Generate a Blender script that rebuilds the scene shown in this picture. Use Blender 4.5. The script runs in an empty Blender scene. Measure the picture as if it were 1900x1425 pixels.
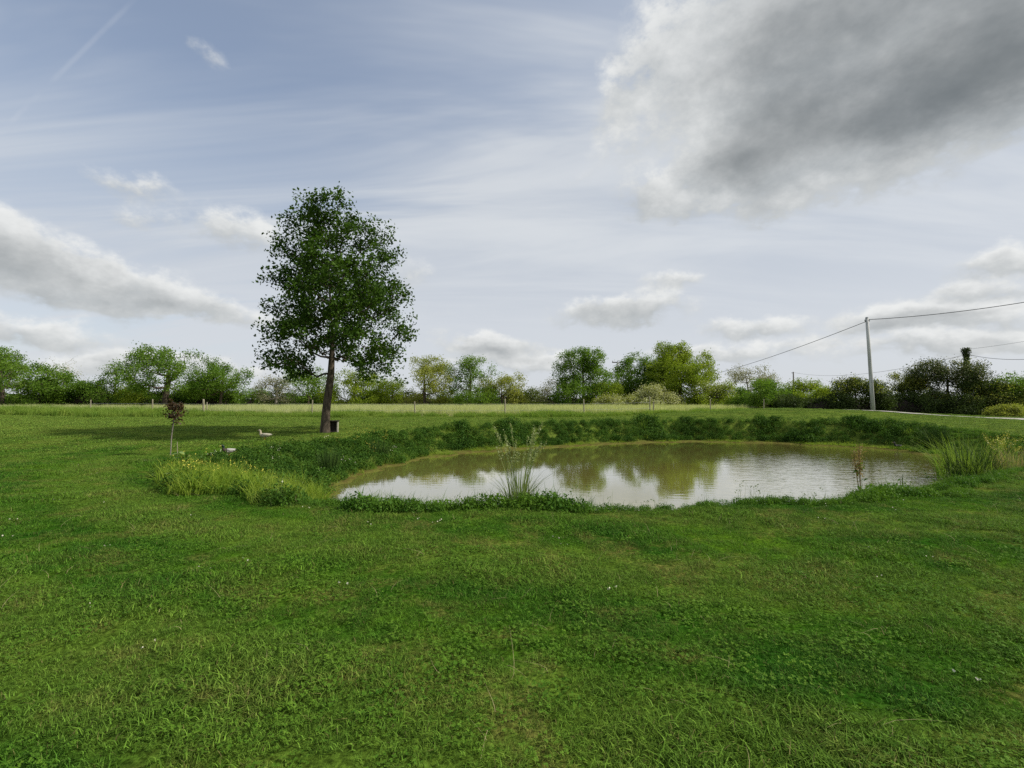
import bpy, math, random
import numpy as np
from mathutils import Vector

R = math.radians
S = bpy.context.scene
COL = S.collection

# ------------------------------------------------------------------ camera
EYE = 1.6
PITCH = math.atan((752 - 712.5) / 897.0)
cam = bpy.data.cameras.new('camera')
cam.sensor_width = 36.0
cam.lens = 897.0 / 1900.0 * 36.0
cam.clip_start = 0.05
cam.clip_end = 20000
co = bpy.data.objects.new('camera', cam)
COL.objects.link(co)
co.location = (0, 0, EYE)
co.rotation_euler = (R(90) + PITCH, 0, 0)
S.camera = co

# ------------------------------------------------------------------ light and exposure
SUN_AZ, SUN_EL = R(95), R(41)          # azimuth clockwise from +Y
sd = Vector((math.sin(SUN_AZ) * math.cos(SUN_EL), math.cos(SUN_AZ) * math.cos(SUN_EL), math.sin(SUN_EL)))
sl = bpy.data.lights.new('sun', 'SUN')
sl.energy = 5.0
sl.angle = R(1.5)
sl.color = (1.0, 0.945, 0.85)
so = bpy.data.objects.new('sun', sl)
COL.objects.link(so)
so.rotation_euler = sd.to_track_quat('Z', 'Y').to_euler()
so.location = (40, -10, 40)

S.view_settings.view_transform = 'Standard'
S.view_settings.look = 'None'
S.view_settings.exposure = 0.0
S.view_settings.gamma = 1.0
S.view_settings.use_curve_mapping = False
S.render.engine = 'CYCLES'
S.cycles.max_bounces = 6
S.cycles.diffuse_bounces = 3
S.cycles.transparent_max_bounces = 4
S.cycles.use_denoising = False
S.cycles.sample_clamp_indirect = 4.0


# ------------------------------------------------------------------ node helpers
class NT:
    def __init__(self, tree):
        self.t = tree
        self.n = tree.nodes
        self.l = tree.links

    def node(self, typ, **kw):
        nd = self.n.new(typ)
        for k, v in kw.items():
            setattr(nd, k, v)
        return nd

    def put(self, sock, v):
        if v is None:
            return
        if isinstance(v, bpy.types.NodeSocket):
            self.l.new(v, sock)
        else:
            sock.default_value = v

    def math(self, op, a, b=None, c=None, clamp=False):
        nd = self.node('ShaderNodeMath', operation=op, use_clamp=clamp)
        self.put(nd.inputs[0], a)
        self.put(nd.inputs[1], b)
        self.put(nd.inputs[2], c)
        return nd.outputs[0]

    def vmath(self, op, a, b=None, out=0):
        nd = self.node('ShaderNodeVectorMath', operation=op)
        self.put(nd.inputs[0], a)
        self.put(nd.inputs[1], b)
        return nd.outputs['Value'] if op in ('LENGTH', 'DOT_PRODUCT', 'DISTANCE') else nd.outputs[0]

    def mapr(self, v, a, b, c=0.0, d=1.0, smooth=True):
        nd = self.node('ShaderNodeMapRange', interpolation_type='SMOOTHSTEP' if smooth else 'LINEAR')
        self.put(nd.inputs[0], v)
        for i, x in enumerate((a, b, c, d)):
            nd.inputs[i + 1].default_value = x
        return nd.outputs[0]

    def mix(self, f, a, b, blend='MIX'):
        nd = self.node('ShaderNodeMix', data_type='RGBA', blend_type=blend)
        self.put(nd.inputs[0], f)
        for s, v in ((nd.inputs[6], a), (nd.inputs[7], b)):
            if not isinstance(v, bpy.types.NodeSocket) and len(v) == 3:
                v = (*v, 1)
            self.put(s, v)
        return nd.outputs[2]

    def noise(self, vec, scale, detail=4, rough=0.5, dist=0.0, out='Fac'):
        nd = self.node('ShaderNodeTexNoise')
        self.put(nd.inputs['Vector'], vec)
        nd.inputs['Scale'].default_value = scale
        nd.inputs['Detail'].default_value = detail
        nd.inputs['Roughness'].default_value = rough
        nd.inputs['Distortion'].default_value = dist
        return nd.outputs[out]

    def comb(self, x, y, z):
        nd = self.node('ShaderNodeCombineXYZ')
        for i, v in enumerate((x, y, z)):
            self.put(nd.inputs[i], v)
        return nd.outputs[0]

    def sep(self, v):
        nd = self.node('ShaderNodeSeparateXYZ')
        self.put(nd.inputs[0], v)
        return nd.outputs

    def mapping(self, v, loc=(0, 0, 0), rot=(0, 0, 0), sc=(1, 1, 1), typ='POINT'):
        nd = self.node('ShaderNodeMapping', vector_type=typ)
        self.put(nd.inputs[0], v)
        nd.inputs[1].default_value = loc
        nd.inputs[2].default_value = rot
        nd.inputs[3].default_value = sc
        return nd.outputs[0]


# ------------------------------------------------------------------ sky: a Nishita sky with a cirrus veil and cumulus
# (azimuth, elevation, radius az, radius el, tilt, weight), all in degrees
CLOUDS = [
    (44, 34.5, 28, 11, -9, 1.65), (36.5, 25.4, 20, 5.0, 5, 1.6), (26, 30.5, 11, 6.5, 12, 0.95), (23.5, 24.8, 6, 3.0, 0, 0.45), (16.5, 35, 7, 6, 0, 0.5), (12, 32.5, 3, 3.4, 20, 0.45),
    (13.5, 28.5, 5, 3.4, 20, 0.42), (8.0, 25.3, 4, 1.4, 15, 0.28),
    (15.6, 23.0, 4.2, 3.0, -20, 0.7), (20.0, 21.2, 4.4, 2.2, -5, 0.55), (28, 20.2, 7, 2.0, 0, 0.5), (37, 20.4, 9, 2.2, 8, 0.5), (48, 24, 12, 4, 18, 0.5),
    (9.0, 10.4, 6.5, 2.3, 0, 0.85), (16.0, 10.8, 6, 2.4, 0, 0.85), (18.4, 13.9, 4.6, 1.9, 3, 0.7),
    (-50, 13.4, 7, 3.8, 0, 0.95), (-44.5, 11.6, 7, 3.0, 0, 0.85), (-38, 10.4, 7.5, 2.6, 0, 0.8), (-31, 9.4, 7, 1.9, 0, 0.65), (-30.5, 17.6, 5.6, 2.9, 0, 0.76),
    (-38.5, 20.2, 4.6, 1.8, 0, 0.6), (-38, 17.2, 3.6, 1.8, 0, 0.5), (-46, 6.6, 9, 1.5, 0, 0.75), (-38, 4.0, 13, 1.2, 0, 0.6),
    (-3.5, 7.2, 6, 1.9, 0, 0.75), (1.6, 5.0, 11, 1.3, 0, 0.7), (26.5, 8.2, 5.5, 1.7, 0, 0.8), (38.5, 8.2, 5, 1.7, 0, 0.85), (44, 7.6, 5, 1.4, 0, 0.7),
    (46.5, 12.0, 4.5, 1.5, 4, 0.75), (44.5, 9.9, 4, 1.2, 0, 0.65), (43, 5.4, 10, 1.2, 0, 0.75), (24, 5.6, 12, 1.3, 0, 0.7),
    (-11, 15, 3.6, 2.2, 10, 0.42), (-33.5, 32.5, 2.4, 1.8, -20, 0.3),
    (80, 30, 24, 9, -10, 1.0), (-95, 16, 24, 5, 0, 0.9), (-150, 14, 34, 6, 0, 0.9), (165, 28, 30, 9, 0, 0.9),
]


def cloud_group():
    g = bpy.data.node_groups.new('cloud_field', 'ShaderNodeTree')
    g.interface.new_socket('dir', in_out='INPUT', socket_type='NodeSocketVector')
    for nm in ('density', 'thickness', 'top'):
        g.interface.new_socket(nm, in_out='OUTPUT', socket_type='NodeSocketFloat')
    t = NT(g)
    gi = t.node('NodeGroupInput')
    go = t.node('NodeGroupOutput')
    D = gi.outputs[0]
    x, y, z = t.sep(D)
    az = t.math('MULTIPLY', t.math('ARCTAN2', x, y), 57.29578)
    el = t.math('MULTIPLY', t.math('ARCSINE', z), 57.29578)
    Ds = t.mapping(D, sc=(1, 1, 1.5))
    w = t.noise(Ds, 7.5, 5, 0.6, 0.0, 'Color')
    wx, wy, wz = t.sep(w)
    az2 = t.math('MULTIPLY_ADD', t.math('SUBTRACT', wx, 0.5), 9.0, az)
    el2 = t.math('MULTIPLY_ADD', t.math('SUBTRACT', wy, 0.5), 5.5, el)
    p = t.comb(az2, el2, 0.0)
    tot = top = None
    for (a, e, ra, re, tilt, wt) in CLOUDS:
        q = t.mapping(p, (a, e, 0), (0, 0, R(tilt)), (ra, re, 1), 'TEXTURE')
        ln = t.vmath('LENGTH', q)
        m = t.mapr(ln, 1.3, 0.0, 0.0, wt)
        tot = m if tot is None else t.math('ADD', tot, m)
        u = t.vmath('DOT_PRODUCT', q, (0.18, 1.0, 0.0))
        top = t.math('MULTIPLY', u, m) if top is None else t.math('MULTIPLY_ADD', u, m, top)
    # loose low cumulus all round the horizon
    low = t.noise(t.mapping(D, sc=(1, 1, 4.5)), 3.1, 4, 0.55)
    band = t.math('MULTIPLY', t.mapr(el, 0.5, 3.0), t.mapr(el, 14.0, 6.0))
    tot = t.math('ADD', tot, t.math('MULTIPLY', t.mapr(low, 0.46, 0.72, 0.0, 0.6), band))
    fb = t.noise(Ds, 20.0, 7, 0.62)
    fbc = t.math('SUBTRACT', fb, 0.5)
    k = t.math('MULTIPLY', t.math('MINIMUM', tot, 0.6), 3.0)
    dens = t.math('MULTIPLY_ADD', fbc, k, tot)
    t.l.new(dens, go.inputs[0])
    t.l.new(t.math('MULTIPLY_ADD', t.math('SUBTRACT', wz, 0.5), 1.1, tot), go.inputs[1])
    t.l.new(t.math('MULTIPLY_ADD', fbc, 0.9, t.math('DIVIDE', top, t.math('ADD', tot, 0.25))), go.inputs[2])
    return g


W = bpy.data.worlds.new('World')
S.world = W
W.use_nodes = True
wt = NT(W.node_tree)
wt.n.clear()
wo = wt.node('ShaderNodeOutputWorld')
bg = wt.node('ShaderNodeBackground')
wt.l.new(bg.outputs[0], wo.inputs[0])
sky = wt.node('ShaderNodeTexSky', sky_type='NISHITA')
sky.sun_disc = False
sky.sun_elevation = SUN_EL
sky.sun_rotation = SUN_AZ
sky.altitude = 80
sky.air_density = 1.0
sky.dust_density = 1.6
sky.ozone_density = 1.2
tc = wt.node('ShaderNodeTexCoord')
DIR = tc.outputs['Generated']
dx, dy, dz = wt.sep(DIR)
el_ = wt.math('MULTIPLY', wt.math('ARCSINE', dz), 57.29578)
base = wt.mix(1.0, sky.outputs[0], (0.15, 0.15, 0.15), 'MULTIPLY')
# cirrus veil: streaks on a high flat layer
pl = wt.math('ADD', wt.math('MAXIMUM', dz, 0.0), 0.16)
lay = wt.comb(wt.math('DIVIDE', dx, pl), wt.math('DIVIDE', dy, pl), 0.0)
str1 = wt.noise(wt.mapping(lay, rot=(0, 0, R(28)), sc=(0.55, 2.2, 1)), 0.9, 5, 0.58, 0.5)
str2 = wt.noise(wt.mapping(lay, rot=(0, 0, R(15)), sc=(0.35, 0.8, 1)), 0.8, 2, 0.5, 0.3)
veil = wt.math('ADD', wt.mapr(str1, 0.36, 0.72, 0.0, 0.62), wt.mapr(str2, 0.3, 0.7, 0.0, 0.45))
hz = wt.mapr(el_, 36.0, 8.0, 0.0, 0.60)
side = wt.mapr(dx, -0.62, 0.40, 0.0, 0.46)
vf = wt.math('ADD', wt.math('ADD', wt.math('MULTIPLY_ADD', veil, 0.66, 0.13), hz), side)
vf = wt.math('MINIMUM', vf, 0.93)
vcol = wt.mix(wt.mapr(str1, 0.35, 0.7), (0.52, 0.57, 0.645), (0.70, 0.73, 0.76))
vcol = wt.mix(wt.mapr(el_, 22.0, 5.0), vcol, (0.66, 0.69, 0.735))
c0 = wt.mix(vf, base, vcol)
# contrail: thin line of ice on a great circle
def d3(a, e):
    a, e = R(a), R(e)
    return Vector((math.sin(a) * math.cos(e), math.cos(a) * math.cos(e), math.sin(e)))
A, B = d3(-47.3, 21.4), d3(-39.8, 33.0)
nrm = A.cross(B).normalized()
mid = (A + B).normalized()
dist = wt.math('ABSOLUTE', wt.vmath('DOT_PRODUCT', DIR, tuple(nrm)))
al = wt.vmath('DOT_PRODUCT', DIR, tuple(mid))
con = wt.math('MULTIPLY', wt.mapr(dist, 0.0045, 0.0003, 0.0, 0.13), wt.mapr(al, math.cos(R(9.5)), math.cos(R(4))))
con = wt.math('MULTIPLY', con, wt.mapr(wt.noise(DIR, 24, 2), 0.3, 0.6))
c0 = wt.mix(con, c0, (0.72, 0.75, 0.80))
# cumulus: density here and a little higher up tells lit tops from grey undersides
cg = cloud_group()
cn = wt.node('ShaderNodeGroup')
cn.node_tree = cg
wt.l.new(DIR, cn.inputs[0])
dens, thk, top = cn.outputs
alpha = wt.mapr(dens, 0.12, 0.70)
ccol = wt.mix(wt.mapr(top, -0.7, 0.5), (0.42, 0.45, 0.465), (0.86, 0.87, 0.86))
ccol = wt.mix(wt.mapr(thk, 0.5, 2.35), ccol, (0.140, 0.160, 0.170))
final = wt.mix(wt.math('MULTIPLY', alpha, 0.92), c0, ccol)
wt.l.new(final, bg.inputs[0])
bg.inputs[1].default_value = 1.0
W.cycles.sampling_method = 'NONE'


# ------------------------------------------------------------------ tags and mesh helpers
def tag(o, label=None, cat=None, group=None, kind=None):
    if label: o['label'] = label
    if cat: o['category'] = cat
    if group: o['group'] = group
    if kind: o['kind'] = kind
    return o


def empty(name, loc, rz=0.0):
    o = bpy.data.objects.new(name, None)
    COL.objects.link(o)
    o.location = loc
    o.rotation_euler = (0, 0, rz)
    o.empty_display_size = 0.1
    return o


def np_mesh(name, V, F, smooth=False):
    V = np.ascontiguousarray(V, dtype=np.float32)
    F = np.ascontiguousarray(F, dtype=np.int32)
    me = bpy.data.meshes.new(name)
    me.vertices.add(len(V))
    me.vertices.foreach_set('co', V.ravel())
    M, k = F.shape
    me.loops.add(M * k)
    me.loops.foreach_set('vertex_index', F.ravel())
    me.polygons.add(M)
    me.polygons.foreach_set('loop_start', np.arange(0, M * k, k, dtype=np.int32))
    if smooth:
        me.polygons.foreach_set('use_smooth', np.ones(M, dtype=bool))
    me.update(calc_edges=True)
    return me


def link(name, me, mat=None, parent=None, col=None):
    o = bpy.data.objects.new(name, me)
    (col or COL).objects.link(o)
    if mat:
        me.materials.append(mat)
    if parent:
        o.parent = parent
    return o


class MB:
    """collects quads (numpy) or loose faces"""
    def __init__(self):
        self.v, self.f, self.n = [], [], 0

    def add(self, V, F):
        V = np.asarray(V, dtype=float)
        self.v.append(V)
        if isinstance(F, np.ndarray):
            self.f += (F + self.n).tolist()
        else:
            self.f += [[i + self.n for i in f] for f in F]
        self.n += len(V)
        return self

    def box(self, lo, hi, rz=0.0, c=(0, 0, 0)):
        x0, y0, z0 = lo
        x1, y1, z1 = hi
        V = np.array([[x0, y0, z0], [x1, y0, z0], [x1, y1, z0], [x0, y1, z0], [x0, y0, z1], [x1, y0, z1], [x1, y1, z1], [x0, y1, z1]])
        if rz:
            ca, sa = math.cos(rz), math.sin(rz)
            V = np.stack([V[:, 0] * ca - V[:, 1] * sa, V[:, 0] * sa + V[:, 1] * ca, V[:, 2]], 1)
        V = V + np.array(c)
        return self.add(V, [[0, 3, 2, 1], [4, 5, 6, 7], [0, 1, 5, 4], [1, 2, 6, 5], [2, 3, 7, 6], [3, 0, 4, 7]])

    def tube(self, pts, radii, n=6, cap=True, squash=None):
        pts = [np.array(p, dtype=float) for p in pts]
        V = []
        for i, p in enumerate(pts):
            d = pts[min(i + 1, len(pts) - 1)] - pts[max(i - 1, 0)]
            d = d / (np.linalg.norm(d) + 1e-9)
            ref = np.array([0, 1, 0]) if abs(d[1]) < 0.9 else np.array([1, 0, 0])
            u = np.cross(ref, d); u /= np.linalg.norm(u)
            w = np.cross(d, u)
            r = radii[i]
            ru, rw = r if isinstance(r, tuple) else (r, r)
            for k in range(n):
                a = 2 * math.pi * k / n
                V.append(p + u * math.cos(a) * ru + w * math.sin(a) * rw)
        F = []
        for i in range(len(pts) - 1):
            for k in range(n):
                a, b = i * n + k, i * n + (k + 1) % n
                F.append([a, b, b + n, a + n])
        if cap:
            F.append(list(range(n))[::-1])
            F.append([(len(pts) - 1) * n + k for k in range(n)])
        return self.add(np.array(V), F)

    def build(self, name, mat, parent=None, smooth=False, col=None):
        me = bpy.data.meshes.new(name)
        me.from_pydata(np.concatenate(self.v).tolist(), [], self.f)
        if smooth:
            me.polygons.foreach_set('use_smooth', np.ones(len(me.polygons), dtype=bool))
        me.update()
        return link(name, me, mat, parent, col)


def at(px, py, d):
    """photo pixel + depth -> world point"""
    u = (px - 950) / 897.0
    v = (712.5 - py) / 897.0
    y = math.cos(PITCH) - v * math.sin(PITCH)
    z = math.sin(PITCH) + v * math.cos(PITCH)
    return np.array([u / y * d, d, EYE + z / y * d])


# ------------------------------------------------------------------ terrain
ZW = -0.55                      # water level
POND = [(-3.7, 9.9), (-4.3, 11.4), (-4.7, 13.4), (-4.7, 15.4), (-4.2, 17.4), (-3.2, 20.2), (-1.2, 22.4), (1.4, 24.2), (4.5, 26.2), (9.3, 28.2),
        (13.8, 27.8), (16.2, 26.0), (18.0, 24.0), (17.9, 21.0), (17.0, 18.6), (14.9, 15.9), (12.0, 13.4), (9.5, 11.6), (7.3, 10.2), (5.2, 9.3),
        (2.5, 8.8), (0.0, 8.75), (-2.5, 9.0)]
WCTL = np.array([(-4.5, 7.6, 1.5), (-7, 9, 2.7), (-8.5, 11.5, 3.5), (-9, 14.0, 3.5), (-8.5, 16.5, 3.1), (-7, 19, 2.4), (-5, 22.5, 2.3), (0, 26, 2.0), (9, 31, 1.9),
                 (16, 29.5, 2.0), (20, 25, 2.6), (20, 19, 3.0), (15, 13.5, 2.2), (9, 9.5, 1.5), (3, 7.4, 1.35), (-2, 7.4, 1.45)])


def smooth_poly(P, n=9):
    P = np.array(P, dtype=float)
    out = []
    N = len(P)
    for i in range(N):
        p0, p1, p2, p3 = P[i - 1], P[i], P[(i + 1) % N], P[(i + 2) % N]
        for k in range(n):
            t = k / n
            out.append(0.5 * ((2 * p1) + (-p0 + p2) * t + (2 * p0 - 5 * p1 + 4 * p2 - p3) * t * t + (-p0 + 3 * p1 - 3 * p2 + p3) * t ** 3))
    return np.array(out)


POLY = smooth_poly(POND)
# small irregularity of the shore
_k = np.arange(len(POLY))
POLY = POLY + np.stack([0.16 * np.sin(_k * 0.7) + 0.12 * np.sin(_k * 1.7 + 1), 0.16 * np.cos(_k * 0.6) + 0.11 * np.sin(_k * 1.45)], 1)


def pond_sd(x, y):
    x = np.asarray(x, float); y = np.asarray(y, float)
    out = np.full(x.shape, 99.0)
    near = (x > -30) & (x < 45) & (y > -10) & (y < 55)
    xs, ys = x[near], y[near]
    res = np.empty(len(xs))
    a = POLY; b = np.roll(POLY, -1, 0)
    ab = b - a
    l2 = (ab ** 2).sum(1)
    for s in range(0, len(xs), 20000):
        px_, py_ = xs[s:s + 20000, None], ys[s:s + 20000, None]
        t = np.clip(((px_ - a[:, 0]) * ab[:, 0] + (py_ - a[:, 1]) * ab[:, 1]) / l2, 0, 1)
        dx_ = px_ - a[:, 0] - t * ab[:, 0]
        dy_ = py_ - a[:, 1] - t * ab[:, 1]
        d = np.sqrt((dx_ ** 2 + dy_ ** 2).min(1))
        cr = ((a[:, 1] > py_) != (b[:, 1] > py_)) & (px_ < ab[:, 0] * (py_ - a[:, 1]) / (ab[:, 1] + 1e-12) + a[:, 0])
        ins = cr.sum(1) % 2 == 1
        res[s:s + 20000] = np.where(ins, -d, d)
    out[near] = res
    return out


def bank_w(x, y):
    x = np.asarray(x, float); y = np.asarray(y, float)
    num = np.zeros(x.shape); den = np.zeros(x.shape)
    for (cx, cy, w) in WCTL:
        k = 1.0 / (((x - cx) ** 2 + (y - cy) ** 2) ** 1.6 + 0.05)
        num += k * w; den += k
    return num / den


def sstep(a, b, v):
    t = np.clip((v - a) / (b - a), 0, 1)
    return t * t * (3 - 2 * t)


_DY = np.array([-400, 0, 13, 16, 18, 20, 22, 24, 27, 31, 40, 60, 80, 130, 400, 9000], float)
_DZ = np.array([0, 0, 0.0, 0.01, 0.06, 0.18, 0.33, 0.43, 0.50, 0.54, 0.72, 0.95, 1.08, 1.2, 1.25, 1.25], float)


def zbase(x, y):
    # gently rising land; distance counted from the near lawn
    dd = y + 0.0
    z = np.interp(dd, _DY, _DZ)
    z = z + 0.66 * np.exp(-((x - 22) / 9.5) ** 2 - ((y - 36.5) / 6.0) ** 2)       # grassy hump behind the pond
    z = z + 0.018 * np.sin(x * 0.9 + 0.4 * y) + 0.016 * np.sin(y * 1.1 - 0.5 * x + 1.3) + 0.008 * np.sin(2.3 * x + 1.1) * np.sin(2.0 * y)
    return z


def zt(x, y, s=None):
    x = np.asarray(x, float); y = np.asarray(y, float)
    if s is None:
        s = pond_sd(x, y)
    w = bank_w(x, y)
    zb = zbase(x, y)
    ledge = np.where(y > 13, 0.55 + 0.32 * np.sin(x * 0.9 + 0.5 * y) * np.sin(x * 0.37 + 1), 0.15)
    t = sstep(0, 1, np.clip((s - ledge) / np.maximum(w - ledge, 0.3), 0, 1))
    zo = ZW + 0.035 + (zb - ZW - 0.035) * t + np.clip(s, 0, 0.5) * 0.05
    zi = ZW + 0.035 + np.maximum(s * 0.45, -1.2)
    return np.where(s < 0, zi, zo)


def z1(x, y):
    return float(zt(np.array([x]), np.array([y]))[0])


def axis(lo, a, b, hi, step):
    core = np.arange(a, b + 1e-6, step)
    up, v, st = [], b, step
    while v < hi:
        st *= 1.16
        v += st
        up.append(v)
    dn, v, st = [], a, step
    while v > lo:
        st *= 1.16
        v -= st
        dn.append(v)
    return np.array(dn[::-1] + core.tolist() + up)


gx = axis(-6000, -16, 40, 6000, 0.3)
gy = axis(-500, 2, 46, 9000, 0.3)
GX, GY = np.meshgrid(gx, gy)
GZ = zt(GX.ravel(), GY.ravel())
gV = np.stack([GX.ravel(), GY.ravel(), GZ], 1)
nx, ny = len(gx), len(gy)
ii = (np.arange(ny - 1)[:, None] * nx + np.arange(nx - 1)[None, :]).ravel()
gF = np.stack([ii, ii + 1, ii + nx + 1, ii + nx], 1)


# ------------------------------------------------------------------ materials
def new_mat(name):
    m = bpy.data.materials.new(name)
    m.use_nodes = True
    t = NT(m.node_tree)
    b = t.n['Principled BSDF']
    return m, t, b


def plain(name, col, rough=0.7, var=0.25, scale=8.0, spec=0.3, bump=0.0, stretch=(1, 1, 1)):
    m, t, b = new_mat(name)
    g = t.node('ShaderNodeTexCoord').outputs['Object']
    n = t.noise(t.mapping(g, sc=stretch), scale, 5, 0.6)
    lo = tuple(c * (1 - var) for c in col)
    hi = tuple(min(1, c * (1 + var)) for c in col)
    c = t.mix(t.mapr(n, 0.3, 0.7), lo, hi)
    t.l.new(c, b.inputs['Base Color'])
    b.inputs['Roughness'].default_value = rough
    b.inputs['Specular IOR Level'].default_value = spec
    if bump:
        bn = t.node('ShaderNodeBump')
        bn.inputs['Strength'].default_value = bump
        bn.inputs['Distance'].default_value = 0.02
        t.l.new(n, bn.inputs['Height'])
        t.l.new(bn.outputs[0], b.inputs['Normal'])
    return m


def lawn_tone(t):
    """shared lawn colour by place: lush, worn yellow and dry patches, curved mowing bands round the pond"""
    P = t.node('ShaderNodeNewGeometry').outputs['Position']
    n1 = t.noise(P, 0.55, 4, 0.6, 0.3)
    n2 = t.noise(P, 2.6, 4, 0.6)
    n3 = t.noise(t.mapping(P, loc=(7, 3, 0)), 1.35, 5, 0.62, 0.5)
    q = t.mapping(P, (4.5, 16.5, 0), (0, 0, R(-8)), (1.35, 1.0, 1), 'TEXTURE')
    q = t.mapping(q, sc=(1, 1, 0))
    rad = t.vmath('LENGTH', q)
    band = t.math('SINE', t.math('MULTIPLY_ADD', n1, 2.2, t.math('MULTIPLY', rad, 2.6)))
    c = t.mix(t.mapr(n1, 0.36, 0.66), (0.032, 0.112, 0.008), (0.112, 0.222, 0.014))
    c = t.mix(t.mapr(n2, 0.35, 0.75, 0.0, 0.45), c, (0.046, 0.150, 0.017))
    c = t.mix(t.mapr(band, -0.4, 0.5, 0.0, 0.68), c, (0.150, 0.235, 0.028))
    n4 = t.noise(P, 19.0, 4, 0.65)
    dry = t.math('MULTIPLY', t.mapr(n3, 0.46, 0.68), t.mapr(n4, 0.34, 0.60))
    c = t.mix(t.math('MULTIPLY', dry, 0.74), c, (0.260, 0.225, 0.058))
    c = t.mix(1.0, c, (1.09, 1.10, 1.28), 'MULTIPLY')
    # turf colour lightened beyond the pond to make up for shaded blades
    c = t.mix(t.mapr(t.sep(P)[1], 14.0, 24.0, 0.0, 0.66), c, (0.245, 0.330, 0.062))
    return c, n1, n2, n3


def leaf_mat(name, c1, c2, trans=0.35, rough=0.55, place=None, spec=0.06):
    m, t, b = new_mat(name)
    rnd = t.node('ShaderNodeNewGeometry').outputs['Random Per Island']
    oi = t.node('ShaderNodeObjectInfo').outputs['Random']
    P = t.node('ShaderNodeNewGeometry').outputs['Position']
    n = t.noise(P, place or 0.8, 3, 0.5)
    f = t.math('ADD', t.math('MULTIPLY', rnd, 0.5), t.math('MULTIPLY_ADD', t.mapr(n, 0.3, 0.7), 0.4, t.math('MULTIPLY', oi, 0.1)))
    c = t.mix(f, c1, c2)
    t.l.new(c, b.inputs['Base Color'])
    b.inputs['Roughness'].default_value = rough
    b.inputs['Specular IOR Level'].default_value = spec
    tr = t.node('ShaderNodeBsdfTranslucent')
    t.l.new(t.mix(1.0, c, (1.15, 1.25, 0.55), 'MULTIPLY'), tr.inputs[0])
    mx = t.node('ShaderNodeMixShader')
    mx.inputs[0].default_value = trans
    t.l.new(b.outputs[0], mx.inputs[1])
    t.l.new(tr.outputs[0], mx.inputs[2])
    t.l.new(mx.outputs[0], t.n['Material Output'].inputs[0])
    return m


def lawn_leaf_mat(name):
    m, t, b = new_mat(name)
    c, *_ = lawn_tone(t)
    rnd = t.node('ShaderNodeNewGeometry').outputs['Random Per Island']
    oi = t.node('ShaderNodeObjectInfo').outputs['Random']
    c = t.mix(t.math('MULTIPLY', rnd, 0.55), c, (0.145, 0.265, 0.030))
    c = t.mix(t.mapr(oi, 0.0, 1.0, 0.0, 0.30), c, (0.028, 0.095, 0.010))
    sh = t.mapr(t.math('FRACT', t.math('MULTIPLY', rnd, 7.31)), 0.0, 1.0, 0.40, 1.45, False)
    c = t.mix(1.0, c, t.comb(sh, sh, sh), 'MULTIPLY')
    c = t.mix(t.mapr(rnd, 0.95, 0.97, 0.0, 0.7, False), c, (0.24, 0.20, 0.08))
    t.l.new(c, b.inputs['Base Color'])
    b.inputs['Roughness'].default_value = 0.55
    b.inputs['Specular IOR Level'].default_value = 0.04
    tr = t.node('ShaderNodeBsdfTranslucent')
    t.l.new(c, tr.inputs[0])
    mx = t.node('ShaderNodeMixShader')
    mx.inputs[0].default_value = 0.28
    t.l.new(b.outputs[0], mx.inputs[1])
    t.l.new(tr.outputs[0], mx.inputs[2])
    t.l.new(mx.outputs[0], t.n['Material Output'].inputs[0])
    return m


def ground_mat():
    m, t, b = new_mat('turf_and_soil')
    c, n1, n2, n3 = lawn_tone(t)
    P = t.node('ShaderNodeNewGeometry').outputs['Position']
    x, y, z = t.sep(P)
    fine = t.noise(P, 28, 5, 0.65)
    c = t.mix(1.0, c, t.mix(t.mapr(fine, 0.3, 0.7), (0.16, 0.16, 0.15), (0.75, 0.75, 0.70)), 'MULTIPLY')
    # wet mud and algae close to and under the water
    a = t.node('ShaderNodeAttribute', attribute_name='pond').outputs['Fac']
    mud = t.mix(t.mapr(t.noise(P, 5, 5, 0.6), 0.35, 0.65), (0.085, 0.070, 0.022), (0.115, 0.125, 0.026))
    c = t.mix(t.mapr(a, 0.85, 0.35), c, mud)
    # hay meadow beyond the fence
    fl = t.node('ShaderNodeAttribute', attribute_name='meadow').outputs['Fac']
    hay = t.mix(t.mapr(n2, 0.3, 0.7), (0.37, 0.40, 0.19), (0.48, 0.48, 0.28))
    c = t.mix(fl, c, hay)
    t.l.new(c, b.inputs['Base Color'])
    b.inputs['Roughness'].default_value = 0.9
    b.inputs['Specular IOR Level'].default_value = 0.0
    bn = t.node('ShaderNodeBump')
    bn.inputs['Strength'].default_value = 0.7
    bn.inputs['Distance'].default_value = 0.03
    t.l.new(fine, bn.inputs['Height'])
    t.l.new(bn.outputs[0], b.inputs['Normal'])
    return m


FENCE = np.array([(-120, 62), (-60, 52), (-38, 44), (-20, 40), (0, 39), (9, 39.5), (16, 44), (26, 56), (60, 80), (160, 120)], float)
FAR_HEDGE = 80.0


def fence_y(x):
    return np.interp(x, FENCE[:, 0], FENCE[:, 1])


gs = pond_sd(GX.ravel(), GY.ravel())
gme = np_mesh('ground', gV, gF, True)
at1 = gme.attributes.new('pond', 'FLOAT', 'POINT')
at1.data.foreach_set('value', np.clip(gs, -1, 5).astype(np.float32))
at2 = gme.attributes.new('meadow', 'FLOAT', 'POINT')
mea = np.clip((gV[:, 1] - fence_y(gV[:, 0])) / 2.0, 0, 1)
at2.data.foreach_set('value', mea.astype(np.float32))
ground = link('ground', gme, ground_mat())
tag(ground, 'mown green lawn sloping round the pond and on to the meadow', 'ground', kind='structure')


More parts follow.
